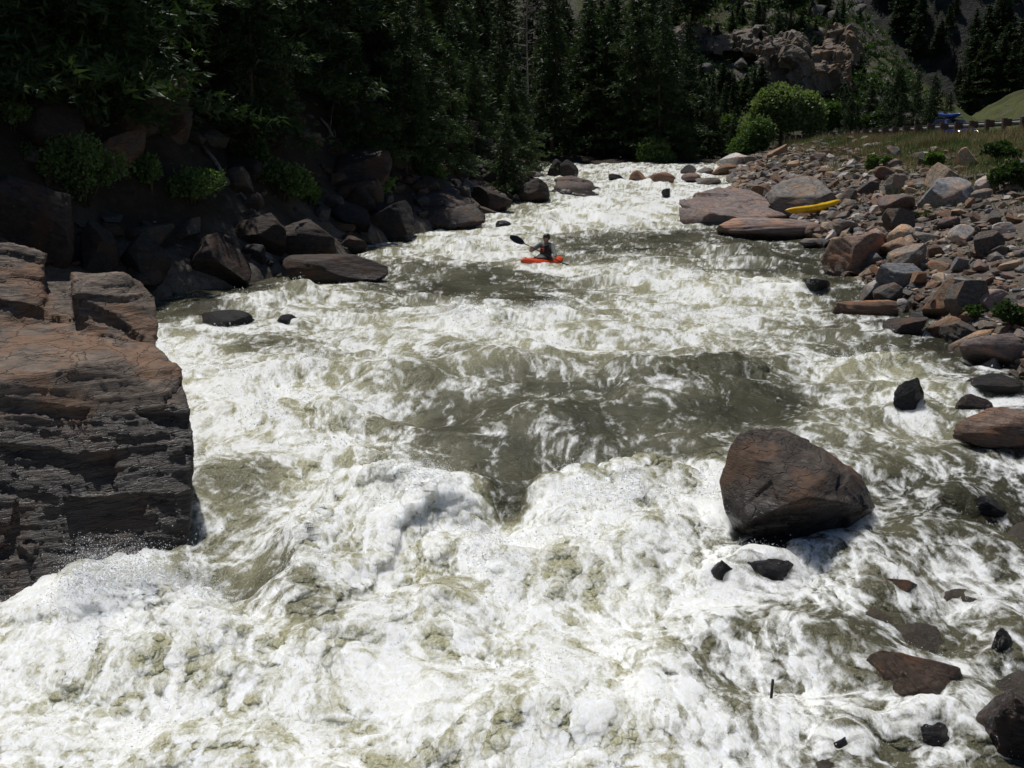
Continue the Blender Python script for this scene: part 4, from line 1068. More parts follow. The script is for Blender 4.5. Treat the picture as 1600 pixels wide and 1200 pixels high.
# the trees that close the bend
n0 = len(placed); tries = 0
while len(placed) < n0 + 84 and tries < 20000:
    tries += 1
    y = rg.uniform(84, 101) if rg.random() < .7 else rg.uniform(101, 124); x = rg.uniform(-22, 48)
    px = x / y * FPX + 800
    if px > 1460 or px < 520: continue
    if y > 101 and px > 1040: continue
    if not spaced(x, y, 1.7): continue
    # crowns reach lower and lower toward the right, as the valley opens
    top_py = np.interp(px, [500, 1000, 1040, 1100, 1180, 1320, 1380, 1460], [-60, -10, 50, 105, 150, 150, 115, 165]) + rg.normal() * 22
    v = int(rg.integers(7)); g = tz(x, y); hgt = CZ + (230 - top_py) / FPX * y * 1.02 - g
    s = np.clip(hgt / [14, 15, 13, 12, 16, 11, 13][v], .26, 1.15) * (rg.uniform(.75, 1) if px < 1000 else 1)
    if 1140 < px < 1300 and y < 93: continue
    placed.append((x, y))
    where = 'at the head of the river bend' if px < 1020 else 'behind the willows and cottonwood' if px < 1300 else 'behind the far end of the guardrail'
    plant_tree(v, x, y, s, f"{'tall' if s > .75 else 'small' if s < .45 else 'dark'} conifer {where}", 'conifers closing the bend')
# young firs on the near left slope that catch some light
for (px, py, s, lab) in [(640, 262, .42, 'young green fir standing over the shaded boulders'), (705, 268, .50, 'green fir left of the upstream rapid, branches to the ground'),
                         (560, 245, .40, 'light green young fir on the left slope'), (790, 300, .34, 'little fir on the rocks beside the wedge boulder'), (1072, 250, .3, 'small fir on the far shore at the bend')]:
    p = on_ground(px, py); plant_tree(5, p[0], p[1], s, lab)
# pines scattered over the far hill and the mountain: too small for parts
far_m = []
for v in (0, 3, 4, 6):
    cr, tk = CONS[v]
    Vc, Vt = get_V(cr), get_V(tk)
    keep = np.arange(0, len(Vc) // 3, 2); Vk = Vc.reshape(-1, 3, 3)[keep]; ctr = Vk.mean(1, keepdims=True); Vk = ((Vk - ctr) * 1.9 + ctr).reshape(-1, 3)
    q4 = np.array([p.vertices[:] for p in tk.polygons if len(p.vertices) == 4])
    me = np_mesh('pine', np.concatenate([Vk, Vt]), q4 + len(Vk), np.arange(len(Vk)).reshape(-1, 3), smooth=False)
    me.materials.append(M_CON); me.materials.append(M_BARK)
    mi = np.zeros(len(me.polygons), np.int32); mi[:len(q4)] = 1; me.polygons.foreach_set('material_index', mi)
    attr(me, 'shade', RNG.uniform(0, .8, len(Vk) + len(Vt))); far_m.append(me)
n = 0
while n < 98:
    px = rg.uniform(1015, 1345); py = rg.uniform(8, 225)
    if py < 112 and rg.random() < .55: continue
    p = on_ground(px, py, 96)
    if p[1] < 103 or p[1] > 168: continue
    room = (py - rg.uniform(100, 135)) if py > 112 else rg.uniform(22, 42)
    if px > 1190 and py > 112: room = py - rg.uniform(128, 150)
    if room < 16: continue
    o = bpy.data.objects.new('pine', far_m[rg.integers(4)]); COL.objects.link(o); s = min(.62, room * p[1] / FPX / 13.5)
    o.location = (p[0], p[1], p[2] - .3); o.scale = (s * 1.1, s * 1.1, s); o.rotation_euler = (0, 0, rg.uniform(0, 6.28))
    tag(o, 'pine scattered on the sunny talus of the far hill' if py < 112 else 'dark pine in the wood below the cliff outcrop', 'tree', 'pines on the far hill'); n += 1
for (px, py, s, lab) in [(1234, 44, .62, 'lone pine with bare lower trunk on top of the cliff outcrop'), (1082, 62, .8, 'dark pine left of the crag near the top of the far hill')]:
    p = on_ground(px, py, 96); o = bpy.data.objects.new('pine', far_m[2]); COL.objects.link(o); o.location = p; o.scale = (s,) * 3; tag(o, lab, 'tree')
def on_mountain(px, py):
    d = ray(px, py); ysm = np.arange(182, 515, .8); k = ysm / d[1]; z = CZ + d[2] * k
    g = mountain_h(d[0] * k, ysm); i = int(np.argmax(z <= g)); return np.array([d[0] * k[i], ysm[i], g[i]]) if z[i] <= g[i] else None
n = 0
while n < 40:
    px = rg.uniform(1325, 1610); py = rg.uniform(-5, 190)
    if px < 1400 and rg.random() < .3: continue
    p = on_mountain(px, py); g = on_ground(px, py, 30, 175)
    if p is None or g[1] < 174: continue
    o = bpy.data.objects.new('pine', far_m[rg.integers(4)]); COL.objects.link(o); s = rg.uniform(.3, .68)
    o.location = (p[0], p[1], p[2] - .5); o.scale = (s * 1.2, s * 1.2, s); o.rotation_euler = (0, 0, rg.uniform(0, 6.28))
    tag(o, 'dark conifer on the shadowed rocky mountain at upper right', 'tree', 'conifers on the mountain'); n += 1

# ---- broad-leaved trees and bushes by the bend
def broad(name, label, cat, px, py, y, blobs_px, leaf, n, mat, seed, trunk=None, stems=5):
    """blobs_px: clumps (px, py, rx, ry) seen at distance y"""
    rg = np.random.default_rng(seed); base = at_y(px, py, y); base[2] = tz(base[0], y); k = y / FPX
    bl = []
    for (bx, by, rx, ry) in blobs_px:
        c = at_y(bx, by, y + rg.uniform(-.3, .3) * rx * k) - base
        bl.append((*c, rx * k, rx * k * .9, ry * k))
    r = empty(name, base); f = mesh_obj('crown' if trunk else 'foliage', leafy(bl, n, leaf, rg), mat, r)
    bm = bmesh.new()
    if trunk:
        add_tube(bm, [(0, 0, -.3), (.05, 0, trunk * .5), (0, .05, trunk)], [.16, .12, .09], 8)
        for b in bl: add_tube(bm, [(0, .05, trunk * .8), (b[0] * .5, b[1] * .5, (trunk * .8 + b[2]) / 2), b[:3]], [.08, .05, .02], 5)
        mesh_obj('trunk', from_bm('trunk', bm, True), M_BARK, r)
    else:
        for i in range(stems):
            b = bl[i % len(bl)]; add_tube(bm, [(rg.normal() * .1, rg.normal() * .1, -.15), (b[0] * .5, b[1] * .5, b[2] * .5), (b[0] + rg.normal() * .2, b[1], b[2])], [.03, .022, .01], 5)
        mesh_obj('stem', from_bm('stem', bm, True), M_BARK, r)
    tag(r, label, cat); return r
broad('cottonwood', 'pale green feathery cottonwood standing at the upstream end of the right bank', 'tree', 1219, 222, 86, [(1225, 160, 34, 24), (1195, 176, 22, 24), (1255, 172, 28, 26), (1215, 142, 16, 12), (1268, 190, 22, 20), (1238, 188, 28, 16), (1178, 196, 22, 20), (1262, 168, 26, 22), (1200, 155, 20, 16)], .24, 17000, M_COTT, 71, 3.0)
broad('willow', 'tall loose willow bush left of the cottonwood', 'bush', 1168, 250, 84, [(1175, 222, 26, 26), (1190, 205, 20, 22), (1160, 236, 22, 18)], .2, 7000, M_WILL, 72)
broad('willow', 'dark green willow bush farther left, against the conifers', 'bush', 1138, 235, 90, [(1138, 202, 16, 22), (1130, 215, 12, 16)], .2, 4000, M_WILL, 73)
broad('bush', 'rounded bright green bush on the far shore at the bend', 'bush', 1023, 260, 83, [(1022, 236, 26, 22), (1010, 246, 16, 14), (1038, 246, 16, 14)], .2, 6000, M_WILL, 74)
broad('bush', 'lime green bush right of the cottonwood', 'bush', 1300, 212, 92, [(1297, 180, 16, 20), (1290, 195, 14, 12)], .22, 3800, M_LIME, 75)
broad('bush', 'small lime green bush behind the start of the guardrail', 'bush', 1318, 212, 92, [(1320, 192, 11, 14)], .2, 2200, M_LIME, 76)
broad('bush', 'broad dark bush behind the guardrail posts', 'bush', 1365, 212, 95, [(1350, 195, 20, 14), (1375, 190, 18, 16)], .25, 3800, M_SHRUB, 77)
def shrub(label, px, py, w, h, mat, seed, leaf=.09, n=2600, lumps=5, name='shrub', cat='shrub'):
    p = on_ground(px, py); d = math.hypot(p[0], p[1]); k = d / FPX; rg = np.random.default_rng(seed)
    bl = [(rg.uniform(-.32, .32) * w * k, rg.uniform(-.2, .3) * w * k, h * k * rg.uniform(.3, .72), w * k * rg.uniform(.16, .28), w * k * .22, h * k * rg.uniform(.18, .32)) for _ in range(lumps)]
    r = empty(name, p, 0); mesh_obj('foliage', leafy(bl, n, leaf, rg), mat, r)
    bm = bmesh.new()
    for b in bl: add_tube(bm, [(b[0] * .2, b[1] * .2, -.1), (b[0] * .7, b[1] * .6, b[2] * .6), (b[0], b[1], b[2] + b[5] * .5)], [.022, .016, .007], 5)
    mesh_obj('stem', from_bm('stem', bm, True), M_BARK, r); tag(r, label, cat); return r
SH = [('leafy green shrub among boulders behind the ledge', 130, 322, 125, 105, M_WILL, 81, .08, 4200, 8),
      ('small leafy shrub at the left edge of the photo', 18, 205, 60, 50, M_WILL, 82, .08, 1800, 5),
      ('low shrub just above the leafy one on the dark slope', 100, 240, 62, 36, M_SHRUB, 83, .08, 1600, 5),
      ('fresh green shrub on the rocks above the long low rock', 482, 322, 44, 34, M_LIME, 84, .08, 1500, 4),
      ('dim shrub on the shaded slope right of the leafy green shrub', 395, 270, 70, 60, M_SHRUB, 85, .1, 1800, 5),
      ('yellowish shrub on the slope beneath the young firs', 575, 262, 50, 36, M_LIME, 86, .09, 1500, 4),
      ('green weeds beside the dark olive-grey boulder at the right edge', 1585, 515, 64, 46, M_SHRUB, 87, .07, 2200, 5),
      ('weed clump in front of the dark olive-grey boulder', 1530, 500, 44, 22, M_SHRUB, 88, .06, 1300, 4),
      ('rounded green shrub in the grass near the right edge', 1578, 300, 60, 44, M_SHRUB, 89, .12, 2200, 6),
      ('green shrub on the grassy bank below the guardrail', 1470, 262, 40, 24, M_LIME, 90, .12, 1300, 4),
      ('grey-green shrub in the grass left of the grey upright slab', 1372, 268, 36, 24, M_WILL, 91, .11, 1300, 4),
      ('dark shrub in the upper right grass', 1560, 252, 60, 30, M_SHRUB, 92, .13, 1800, 5),
      ('small weed between rubble stones beneath the tilted blue-grey slab', 1440, 345, 30, 16, M_SHRUB, 93, .08, 900, 3)]
SH += [('dim bush hanging over the dark slope above the round shaded boulder', 300, 318, 90, 60, M_WILL, 201, .09, 2600, 6),
       ('dim bush among shaded stones, second from the ledge', 238, 300, 70, 56, M_WILL, 202, .09, 2000, 6),
       ('drooping bush at the foot of the wooded slope above the black hump', 440, 312, 96, 64, M_WILL, 203, .1, 2800, 6),
       ('bush growing between the shaded angular boulder and the slope', 585, 318, 76, 50, M_WILL, 204, .1, 2200, 6),
       ('small bush on top of the shaded boulder with the sunlit top', 672, 286, 50, 30, M_WILL, 205, .11, 1500, 5),
       ('ferny bush beneath the leafy shrub behind the ledge', 68, 292, 90, 60, M_WILL, 206, .08, 2400, 6)]
for a in SH: shrub(*a)

# ---- low brush dotting the far hill: nobody could count it
def brush():
    rg = np.random.default_rng(66); C = []
    while len(C) < 800:
        px, py = rg.uniform(1020, 1460), rg.uniform(2, 175); p = on_ground(px, py, 97, 190)
        if p[1] > 185 or p[1] < 100: continue
        C.append(p)
    C = np.array(C); per = 46; n = len(C) * per; c = np.repeat(C, per, 0); s = np.repeat(rg.uniform(.25, .9, len(C)), per)[:, None]
    c = c + rg.normal(size=(n, 3)) * s * np.array([.55, .55, .32]) + np.array([0, 0, .3])
    a = rg.normal(size=(n, 3)); a /= np.linalg.norm(a, axis=1)[:, None]; b = np.cross(a, rg.normal(size=(n, 3))); b /= np.linalg.norm(b, axis=1)[:, None]; l = rg.uniform(.16, .34, (n, 1))
    V = np.stack([c - a * l, c + b * l * .6, c + a * l], 1).reshape(-1, 3); me = np_mesh('brush', V, None, np.arange(len(V)).reshape(-1, 3), smooth=False)
    attr(me, 'shade', np.repeat(np.repeat(rg.random(len(C)), per), 3)); tag(mesh_obj('brush', me, M_SHRUB), 'low brush dotted over the talus of the far hill', kind='stuff')
brush()
# ---- grass on the upper right bank
def grass():
    rg = np.random.default_rng(31); n = 60000
    y = 14 + 82 * rg.random(n * 3) ** .9; d = rg.uniform(2.5, 17, n * 3); x = xr(y) + d
    dn = np.maximum(ss(4.0, 8.5, d + 2.2 * fbm2(x * .35, y * .35, 3, 91)), .5 * ss(.18, .4, p2(x * .8, y * .8, 86))) * (.35 + .65 * (p2(x * .9, y * .9, 97) > -.15))
    ok = (rg.random(n * 3) < dn) & (x < 25.2) & (x / (y + .9) < .66); x, y = x[ok][:n], y[ok][:n]; n = len(x)
    z = terrain(x, y) - .02; h = rg.uniform(.14, .5, n) * (.7 + .5 * p2(x * .5, y * .5, 98)) * np.clip(.6 + y / 90, .7, 1.3); a = rg.uniform(0, 6.28, n)
    w = .007 * np.clip(y / 18, 1, 3.2); lean = rg.normal(size=(n, 2)) * .35 * h[:, None]
    b = np.stack([x, y, z], 1); s = np.stack([np.cos(a) * w, np.sin(a) * w, np.zeros(n)], 1)
    V = np.stack([b - s, b + s, b + np.column_stack([lean, h])], 1).reshape(-1, 3)
    m = ss(-.25, .25, fbm2(x * .33, y * .33, 3, 99) + .15 * rg.normal(size=n))[:, None]
    m2 = ss(.1, .4, fbm2(x * .4 + 7, y * .4, 2, 100))[:, None]
    col = (1 - m) * np.array([.11, .17, .05]) + m * np.array([.33, .265, .14]); col = col * (1 - m2 * .6) + m2 * .6 * np.array([.22, .115, .07]); col *= rg.uniform(.6, 1.25, (n, 1))
    me = np_mesh('grass', V, None, np.arange(3 * n).reshape(-1, 3), smooth=False); cattr(me, 'tone', np.repeat(col, 3, 0))
    t = NT('grass_blades'); c = t.attr('tone', out='Color'); b = t.bsdf(c, .7, .2); tr = t.n('ShaderNodeBsdfTranslucent'); t.set(tr.inputs[0], c)
    tag(mesh_obj('grass', me, t.done(t.mixs(.3, b, tr.outputs[0]))), 'dry brown and green grass on the upper right bank', kind='stuff')
grass()
# ---- dead wood
M_DEAD = mat_bark('dead_wood', (.13, .115, .10), (.30, .27, .24))
def log(label, a, b, r, name='fallen_log', cat='log', twigs=4, seed=1):
    rg = np.random.default_rng(seed); A = on_ground(*a); Bp = on_ground(*b); A[2] += r * 1.6; Bp[2] += r * 1.6
    bm = bmesh.new(); D = Bp - A; n = 6
    add_tube(bm, [D * i / (n - 1) + (rg.normal(size=3) * r * .6 if 0 < i < n - 1 else 0) for i in range(n)], [r * (1 - .5 * i / (n - 1)) for i in range(n)], 8)
    for _ in range(twigs):
        p = D * rg.uniform(.2, .95); e = rg.normal(size=3) * .3 + D * .08; e[2] = abs(e[2]) + .05
        add_tube(bm, [p, p + e * .6, p + e * 1.2 + rg.normal(size=3) * .05], [r * .3, r * .2, r * .06], 5)
    o = mesh_obj(name, from_bm(name, bm, True), M_DEAD); o.location = A; tag(o, label, cat)
log('pale fallen log lying down the dark left slope', (318, 238), (402, 342), .07, seed=1)
log('thin fallen trunk on the slope in the top left corner', (88, 60), (205, 135), .06, seed=2)
log('dead pole leaning on the slope under the young firs', (500, 190), (545, 245), .06, seed=3)
def snag():
    rg = np.random.default_rng(4); p = on_ground(822, 240); bm = bmesh.new(); h = 13.
    add_tube(bm, [(0, 0, -.3), (.1, 0, h * .4), (0, .1, h * .75), (.15, .1, h)], [.13, .1, .06, .02], 7)
    for i in range(26):
        z = h * rg.uniform(.45, .97); a = rg.uniform(0, 6.28); L = rg.uniform(.6, 1.9) * (1.15 - z / h)+.3
        q = np.array([.05, .08, z]); e = np.array([math.cos(a), math.sin(a), rg.uniform(-.1, .5)]) * L
        add_tube(bm, [q, q + e * .5 + rg.normal(size=3) * .06, q + e], [.03, .02, .006], 4)
        for k in range(2): add_tube(bm, [q + e * .6, q + e * .6 + rg.normal(size=3) * .3], [.012, .005], 4)
    o = mesh_obj('dead_tree', from_bm('dead_tree', bm, True), M_DEAD); o.location = p; tag(o, 'bare grey dead tree with spidery branches among the conifers', 'dead tree')
snag()
# ================================================================== KAYAKER, KAYAKS, ROADSIDE
def plastic(name, col, rough=.3): return simple(name, col, rough, 0, .1, 6, .5)
M_RED = plastic('red_orange_plastic', (.80, .085, .02)); M_YEL = plastic('yellow_plastic', (.85, .50, .012)); M_BLUEP = plastic('blue_plastic', (.03, .075, .26))
M_BLACK = simple('black_rubber', (.012, .012, .013), .5); M_SHAFT = simple('black_carbon', (.02, .021, .025), .3)
M_SKIN = simple('skin', (.34, .19, .13), .5, scale=30); M_JACK = simple('grey_fabric', (.21, .22, .205), .8, scale=40); M_VEST = simple('black_fabric', (.022, .022, .024), .8, scale=40)
M_HELM = simple('dark_green_shell', (.030, .036, .024), .35); M_ORTAG = simple('orange_webbing', (.75, .10, .03), .7)
def kayak_hull(L=2.45, W=.64, flat=.0, up=1.):
    n, m = 41, 28; V = []
    for i in range(n):
        u = -1 + 2 * i / (n - 1); x = u * L / 2
        w = W / 2 * max(.02, (1 - abs(u) ** 2.3)) ** .75
        keel = .23 * abs(u) ** 2.6 * up; deck = .27 + .10 * max(0, u) ** 2 * up + .07 * max(0, -u) ** 2 - .09 * abs(u) ** 7
        if abs(u - .02) < .25: deck += .015
        cz = (keel + deck) / 2; hz = max(.01, (deck - keel) / 2)
        for k in range(m):
            a = 2 * math.pi * k / m; c, s = math.cos(a), math.sin(a); e = .72
            V.append((x, math.copysign(abs(c) ** e, c) * w, cz + math.copysign(abs(s) ** (e if s < 0 else .95), s) * hz))
    F = [(i * m + k, i * m + (k + 1) % m, (i + 1) * m + (k + 1) % m, (i + 1) * m + k) for i in range(n - 1) for k in range(m)]
    bm = bmesh.new(); vs = [bm.verts.new(v) for v in V]
    for f in F: bm.faces.new([vs[i] for i in f])
    bm.faces.new(vs[:m][::-1]); bm.faces.new(vs[-m:]); bmesh.ops.recalc_face_normals(bm, faces=bm.faces)
    return from_bm('hull', bm, True)
def kayak(label, mat, loc, rot, skirt, L=2.45, W=.64):
    r = empty('kayak', loc); r.rotation_euler = rot
    mesh_obj('hull', kayak_hull(L, W), mat, r)
    bm = bmesh.new(); n = 28
    ring = [(.02 - .08 + .42 * math.cos(2 * math.pi * k / n), .235 * math.sin(2 * math.pi * k / n), .285 + .02 * math.cos(2 * math.pi * k / n)) for k in range(n)]
    add_tube(bm, ring + [ring[0], ring[1]], .016, 6, False); mesh_obj('cockpit_rim', from_bm('cockpit_rim', bm, True), M_BLACK, r)
    bm = bmesh.new()
    if skirt:
        vs = [[bm.verts.new((-.06 + (.42 - .26 * j / 3) * math.cos(2 * math.pi * k / n) - .05 * j / 3, (.235 - .06 * j / 3) * math.sin(2 * math.pi * k / n), .29 + .10 * (j / 3) ** 1.3)) for k in range(n)] for j in range(4)]
        for A, B in zip(vs, vs[1:]):
            for k in range(n): bm.faces.new((A[k], A[(k + 1) % n], B[(k + 1) % n], B[k]))
        bm.faces.new(vs[-1]); mesh_obj('spray_skirt', from_bm('spray_skirt', bm, True), M_BLACK, r)
    else:
        add_ball(bm, (-.06, 0, .262), (.40, .22, .03)); mesh_obj('cockpit', from_bm('cockpit', bm, True), M_BLACK, r)
    bm = bmesh.new()
    for sx in (-1, 1): add_tube(bm, [(sx * L * .40, -.045, .285), (sx * L * .40, -.02, .325), (sx * L * .40, .02, .325), (sx * L * .40, .045, .285)], .010, 6)
    mesh_obj('grab_loop', from_bm('grab_loop', bm, True), M_BLACK, r)
    tag(r, label, 'kayak'); return r
# where the kayaker rides
KP = on_plane(847, 409); KZ = water_z(KP[0], KP[1])
KZ = CZ + ray(847, 409)[2] * KP[1] / ray(847, 409)[1]
HEAD = math.atan2(-.85, -.53)
KROT = (R(-4), R(-3), HEAD)
KLOC = Vector((KP[0], KP[1], KZ - .17))
kayak('red-orange whitewater kayak carrying the paddler through the waves', M_RED, KLOC, KROT, True)
PERSON = empty('person', KLOC); PERSON.rotation_euler = KROT
pd = Vector((.37, -.85, .36)).normalized(); P0 = Vector((.30, .16, .46))
hR = P0 + pd * .36; hL = P0 - pd * .36
shR = Vector((-.13, -.185, .66)); shL = Vector((-.13, .185, .66)); elR = Vector((.10, -.37, .47)); elL = Vector((.02, .42, .42))
def arm(bm, s, e, h, infl=0):
    w = h + (e - h).normalized() * .085
    add_limb(bm, [s, (s + e) / 2, e, (e * .65 + w * .35), w], [.062 + infl, .053 + infl, .046 + infl, .045 + infl, .032 + infl])
    return w
bm = bmesh.new()
add_limb(bm, [(-.16, 0, .16), (-.17, 0, .32), (-.15, 0, .48), (-.14, 0, .60), (-.13, 0, .70)], [.15, .135, .14, .13, .075])
add_limb(bm, [shR, (-.13, 0, .64), shL], [.075, .10, .075])
add_limb(bm, [(-.13, 0, .68), (-.115, 0, .77)], [.058, .055])
add_ball(bm, (-.10, 0, .865), (.098, .076, .118)); add_ball(bm, (-.065, 0, .81), (.062, .055, .06))     # skull and jaw
add_ball(bm, (.002, 0, .845), (.022, .014, .024), sub=2); add_ball(bm, (-.012, 0, .872), (.015, .012, .03), sub=2)   # nose
for s in (-1, 1): add_ball(bm, (-.105, s * .078, .855), (.022, .012, .032), sub=2)
add_ball(bm, (-.012, 0, .803), (.016, .027, .008), sub=2)
for s in (-1, 1):      # legs run forward under the deck
    add_limb(bm, [(-.14, s * .09, .15), (.28, s * .15, .17), (.66, s * .06, .14)], [.088, .06, .04]); add_limb(bm, [(.66, s * .06, .14), (.72, s * .05, .20)], [.036, .026])
def hand(bm, h, el):
    w = arm(bm, shR if el is elR else shL, el, h)
    out = (w - h).normalized(); side = pd; nrm = out.cross(side).normalized()
    palm = h + out * .038
    add_limb(bm, [w, palm - side * .018], [.030, .026]); add_limb(bm, [palm - side * .03, palm + side * .03], [.022, .022])
    for k, ln in enumerate((.9, 1., .95, .8)):      # four fingers curl round the shaft
        o = side * (.033 - .022 * k)
        pts = [palm + o, h + o + (out * .012 + nrm * .028) * ln, h + o + (-out * .022 + nrm * .018) * ln, h + o + (-out * .026 - nrm * .010) * ln]
        add_limb(bm, pts, [.011, .0105, .0095, .008])
    t0 = palm + side * .034; add_limb(bm, [t0, h + side * .045 + out * .018 - nrm * .026, h + side * .03 - out * .012 - nrm * .026], [.013, .011, .009])
    return w
wR = hand(bm, hR, elR); wL = hand(bm, hL, elL)
body = remesh(from_bm('body', bm), .0075, 1)
bo = mesh_obj('body', body, M_SKIN, PERSON)
bm = bmesh.new()       # dry top
add_limb(bm, [(-.17, 0, .33), (-.15, 0, .48), (-.14, 0, .60), (-.13, 0, .685)], [.155, .158, .145, .085])
add_limb(bm, [shR, (-.13, 0, .64), shL], [.088, .115, .088])
arm(bm, shR, elR, hR, .018); arm(bm, shL, elL, hL, .018)
mesh_obj('jacket', remesh(from_bm('jacket', bm), .012, 2), M_JACK, PERSON)
bm = bmesh.new()       # buoyancy vest
add_limb(bm, [(-.16, 0, .36), (-.14, 0, .47), (-.13, 0, .55)], [.175, .182, .165]); 
for s in (-1, 1): add_limb(bm, [(-.04, s * .10, .60), (-.10, s * .115, .70), (-.19, s * .10, .62)], [.052, .045, .055])
mesh_obj('life_vest', remesh(from_bm('life_vest', bm), .014, 2), M_VEST, PERSON)
bm = bmesh.new(); add_box(bm, (.052, .02, .53), (.02, .045, .10), bevel=.006); add_box(bm, (.05, -.06, .56), (.02, .10, .02), bevel=.004); mesh_obj('vest_strap', from_bm('vest_strap', bm), M_ORTAG, PERSON)
bm = bmesh.new()       # helmet
bmesh.ops.create_icosphere(bm, subdivisions=4, radius=1, matrix=Matrix.Translation((-.105, 0, .885)) @ Matrix.Diagonal((.128, .108, .125, 1)))
for v in bm.verts:
    lim = .885 if v.co.x > -.06 else .835
    if v.co.z < lim: v.co.z = lim + (v.co.z - lim) * .08
for a in np.linspace(-1.1, 1.1, 9): pass
add_tube(bm, [(.035 * math.cos(a) - .04, .09 * math.sin(a), .893 - .004 * abs(a)) for a in np.linspace(-1.3, 1.3, 9)], [.012] * 9, 6)
mesh_obj('helmet', from_bm('helmet', bm, True), M_HELM, PERSON)
bm = bmesh.new()
for s in (-1, 1): add_tube(bm, [(-.09, s * .083, .86), (-.07, s * .07, .80), (-.055, s * .03, .765)], .007, 5)
add_tube(bm, [(-.055, -.03, .765), (-.05, 0, .76), (-.055, .03, .765)], .007, 5); mesh_obj('chin_strap', from_bm('chin_strap', bm, True), M_BLACK, PERSON)
bm = bmesh.new()
for s in (-1, 1): add_ball(bm, (-.012, s * .03, .866), (.008, .013, .006), sub=2)
mesh_obj('eyes', from_bm('eyes', bm, True), simple('eye', (.02, .015, .012), .2), PERSON)
tag(PERSON, 'person in a dark helmet, grey jacket and black life vest paddling the red kayak', 'person')
PAD = empty('paddle', KLOC); PAD.rotation_euler = KROT
bm = bmesh.new(); add_tube(bm, [P0 - pd * .66, P0, P0 + pd * .66], .0155, 10); mesh_obj('shaft', from_bm('shaft', bm, True), M_SHAFT, PAD)
def blade(sgn, twist):
    bm = bmesh.new(); d = pd * sgn; a = d.cross(Vector((0, 0, 1))).normalized(); b = a.cross(d); side = (a * math.cos(twist) + b * math.sin(twist)); nn = d.cross(side)
    n, m = 14, 9; top = []; bot = []
    for i in range(n):
        u = i / (n - 1); w = .105 * (math.sin(math.pi * min(1, u * .86 + .05)) ** .7) * (1 if u < .97 else .8); c = P0 + d * (.62 + .47 * u)
        top.append([bm.verts.new(c + side * w * (2 * k / (m - 1) - 1) + nn * (.012 * (1 - (2 * k / (m - 1) - 1) ** 2) + .035 * (u - .3) ** 2 + .003)) for k in range(m)])
        bot.append([bm.verts.new(c + side * w * (2 * k / (m - 1) - 1) + nn * (.006 * (1 - (2 * k / (m - 1) - 1) ** 2) + .035 * (u - .3) ** 2 - .003)) for k in range(m)])
    for i in range(n - 1):
        for k in range(m - 1):
            bm.faces.new((top[i][k], top[i + 1][k], top[i + 1][k + 1], top[i][k + 1])); bm.faces.new((bot[i][k], bot[i][k + 1], bot[i + 1][k + 1], bot[i + 1][k]))
        for k in (0, m - 1): bm.faces.new((top[i][k], bot[i][k], bot[i + 1][k], top[i + 1][k]))
    for i in (0, n - 1): bm.faces.new(top[i] + bot[i][::-1])
    bmesh.ops.recalc_face_normals(bm, faces=bm.faces); mesh_obj('blade', from_bm('blade', bm, True), M_SHAFT, PAD)
blade(1, 1.2); blade(-1, .5)
tag(PAD, 'black double-bladed paddle held across the kayaker, one blade raised', 'paddle')
# yellow kayak drawn up on the rocks
A = on_ground(1243, 342); Bq = on_ground(1303, 334); yk = on_ground(1272, 340)
kayak('yellow kayak pulled up on the rocks of the right bank', M_YEL, (yk[0], yk[1], yk[2] + .20), (R(-16), R(-7), R(20)), False, 2.5, .62)

# iron stake in the foam
s = on_plane(1204, 1100); bm = bmesh.new(); zt = CZ + ray(1206, 1062)[2] * s[1] / ray(1206, 1062)[1]
add_tube(bm, [(0, 0, -.5), (0, 0, 0), (.006, 0, zt - s[2])], [.013, .013, .012], 8)
o = mesh_obj('iron_stake', from_bm('iron_stake', bm, True), simple('rusty_iron', (.035, .025, .02), .7)); o.location = s; tag(o, 'thin dark iron stake sticking up out of the foam at lower right', 'stake')

# ---- guardrail
M_POST = simple('weathered_post', (.115, .065, .05), .85, scale=9, vary=.35); M_STEEL = simple('galvanised_steel', (.55, .57, .58), .38, .7, .1, 3)
GR = empty('guardrail', (25.0, 68, 5.5))
pm = None; gy0 = np.arange(43.2, 97, 1.9)
bm = bmesh.new(); add_box(bm, (0, 0, .25), (.2, .2, 1.5), bevel=.012); pme = from_bm('post', bm); pme.materials.append(M_POST)
bm = bmesh.new(); add_box(bm, (0, 0, 0), (.24, .18, .36), bevel=.01); bme = from_bm('spacer_block', bm); bme.materials.append(M_POST)
for yv in gy0:
    zt = np.interp(yv, [43, 51, 85, 97], [6.5, 6.42, 6.12, 5.9])
    p = bpy.data.objects.new('post', pme); link(p, GR); p.location = (0, yv - 68, zt - 1.0 - 5.5); p.rotation_euler = (random.uniform(-.02, .02), random.uniform(-.02, .02), 0)
    b = bpy.data.objects.new('spacer_block', bme); link(b, GR); b.location = (.225, yv - 68, zt - .22 - 5.5)
prof = [(0, .155), (.045, .13), (.045, .075), (-.03, .03), (-.03, -.03), (.045, -.075), (.045, -.13), (0, -.155)]
V = []
for yv in gy0:
    zt = np.interp(yv, [43, 51, 85, 97], [6.5, 6.42, 6.12, 5.9]) - .22
    for (a, b) in prof: V.append((.395 + a, yv - 68, zt + b - 5.5))
me = np_mesh('rail', np.array(V), grid_faces(len(gy0), len(prof)), smooth=False); rr = mesh_obj('rail', me, M_STEEL, GR)
sm = rr.modifiers.new('thick', 'SOLIDIFY'); sm.thickness = .006
tag(GR, 'guardrail of brown wooden posts and steel rail along the top of the right bank', 'guardrail')

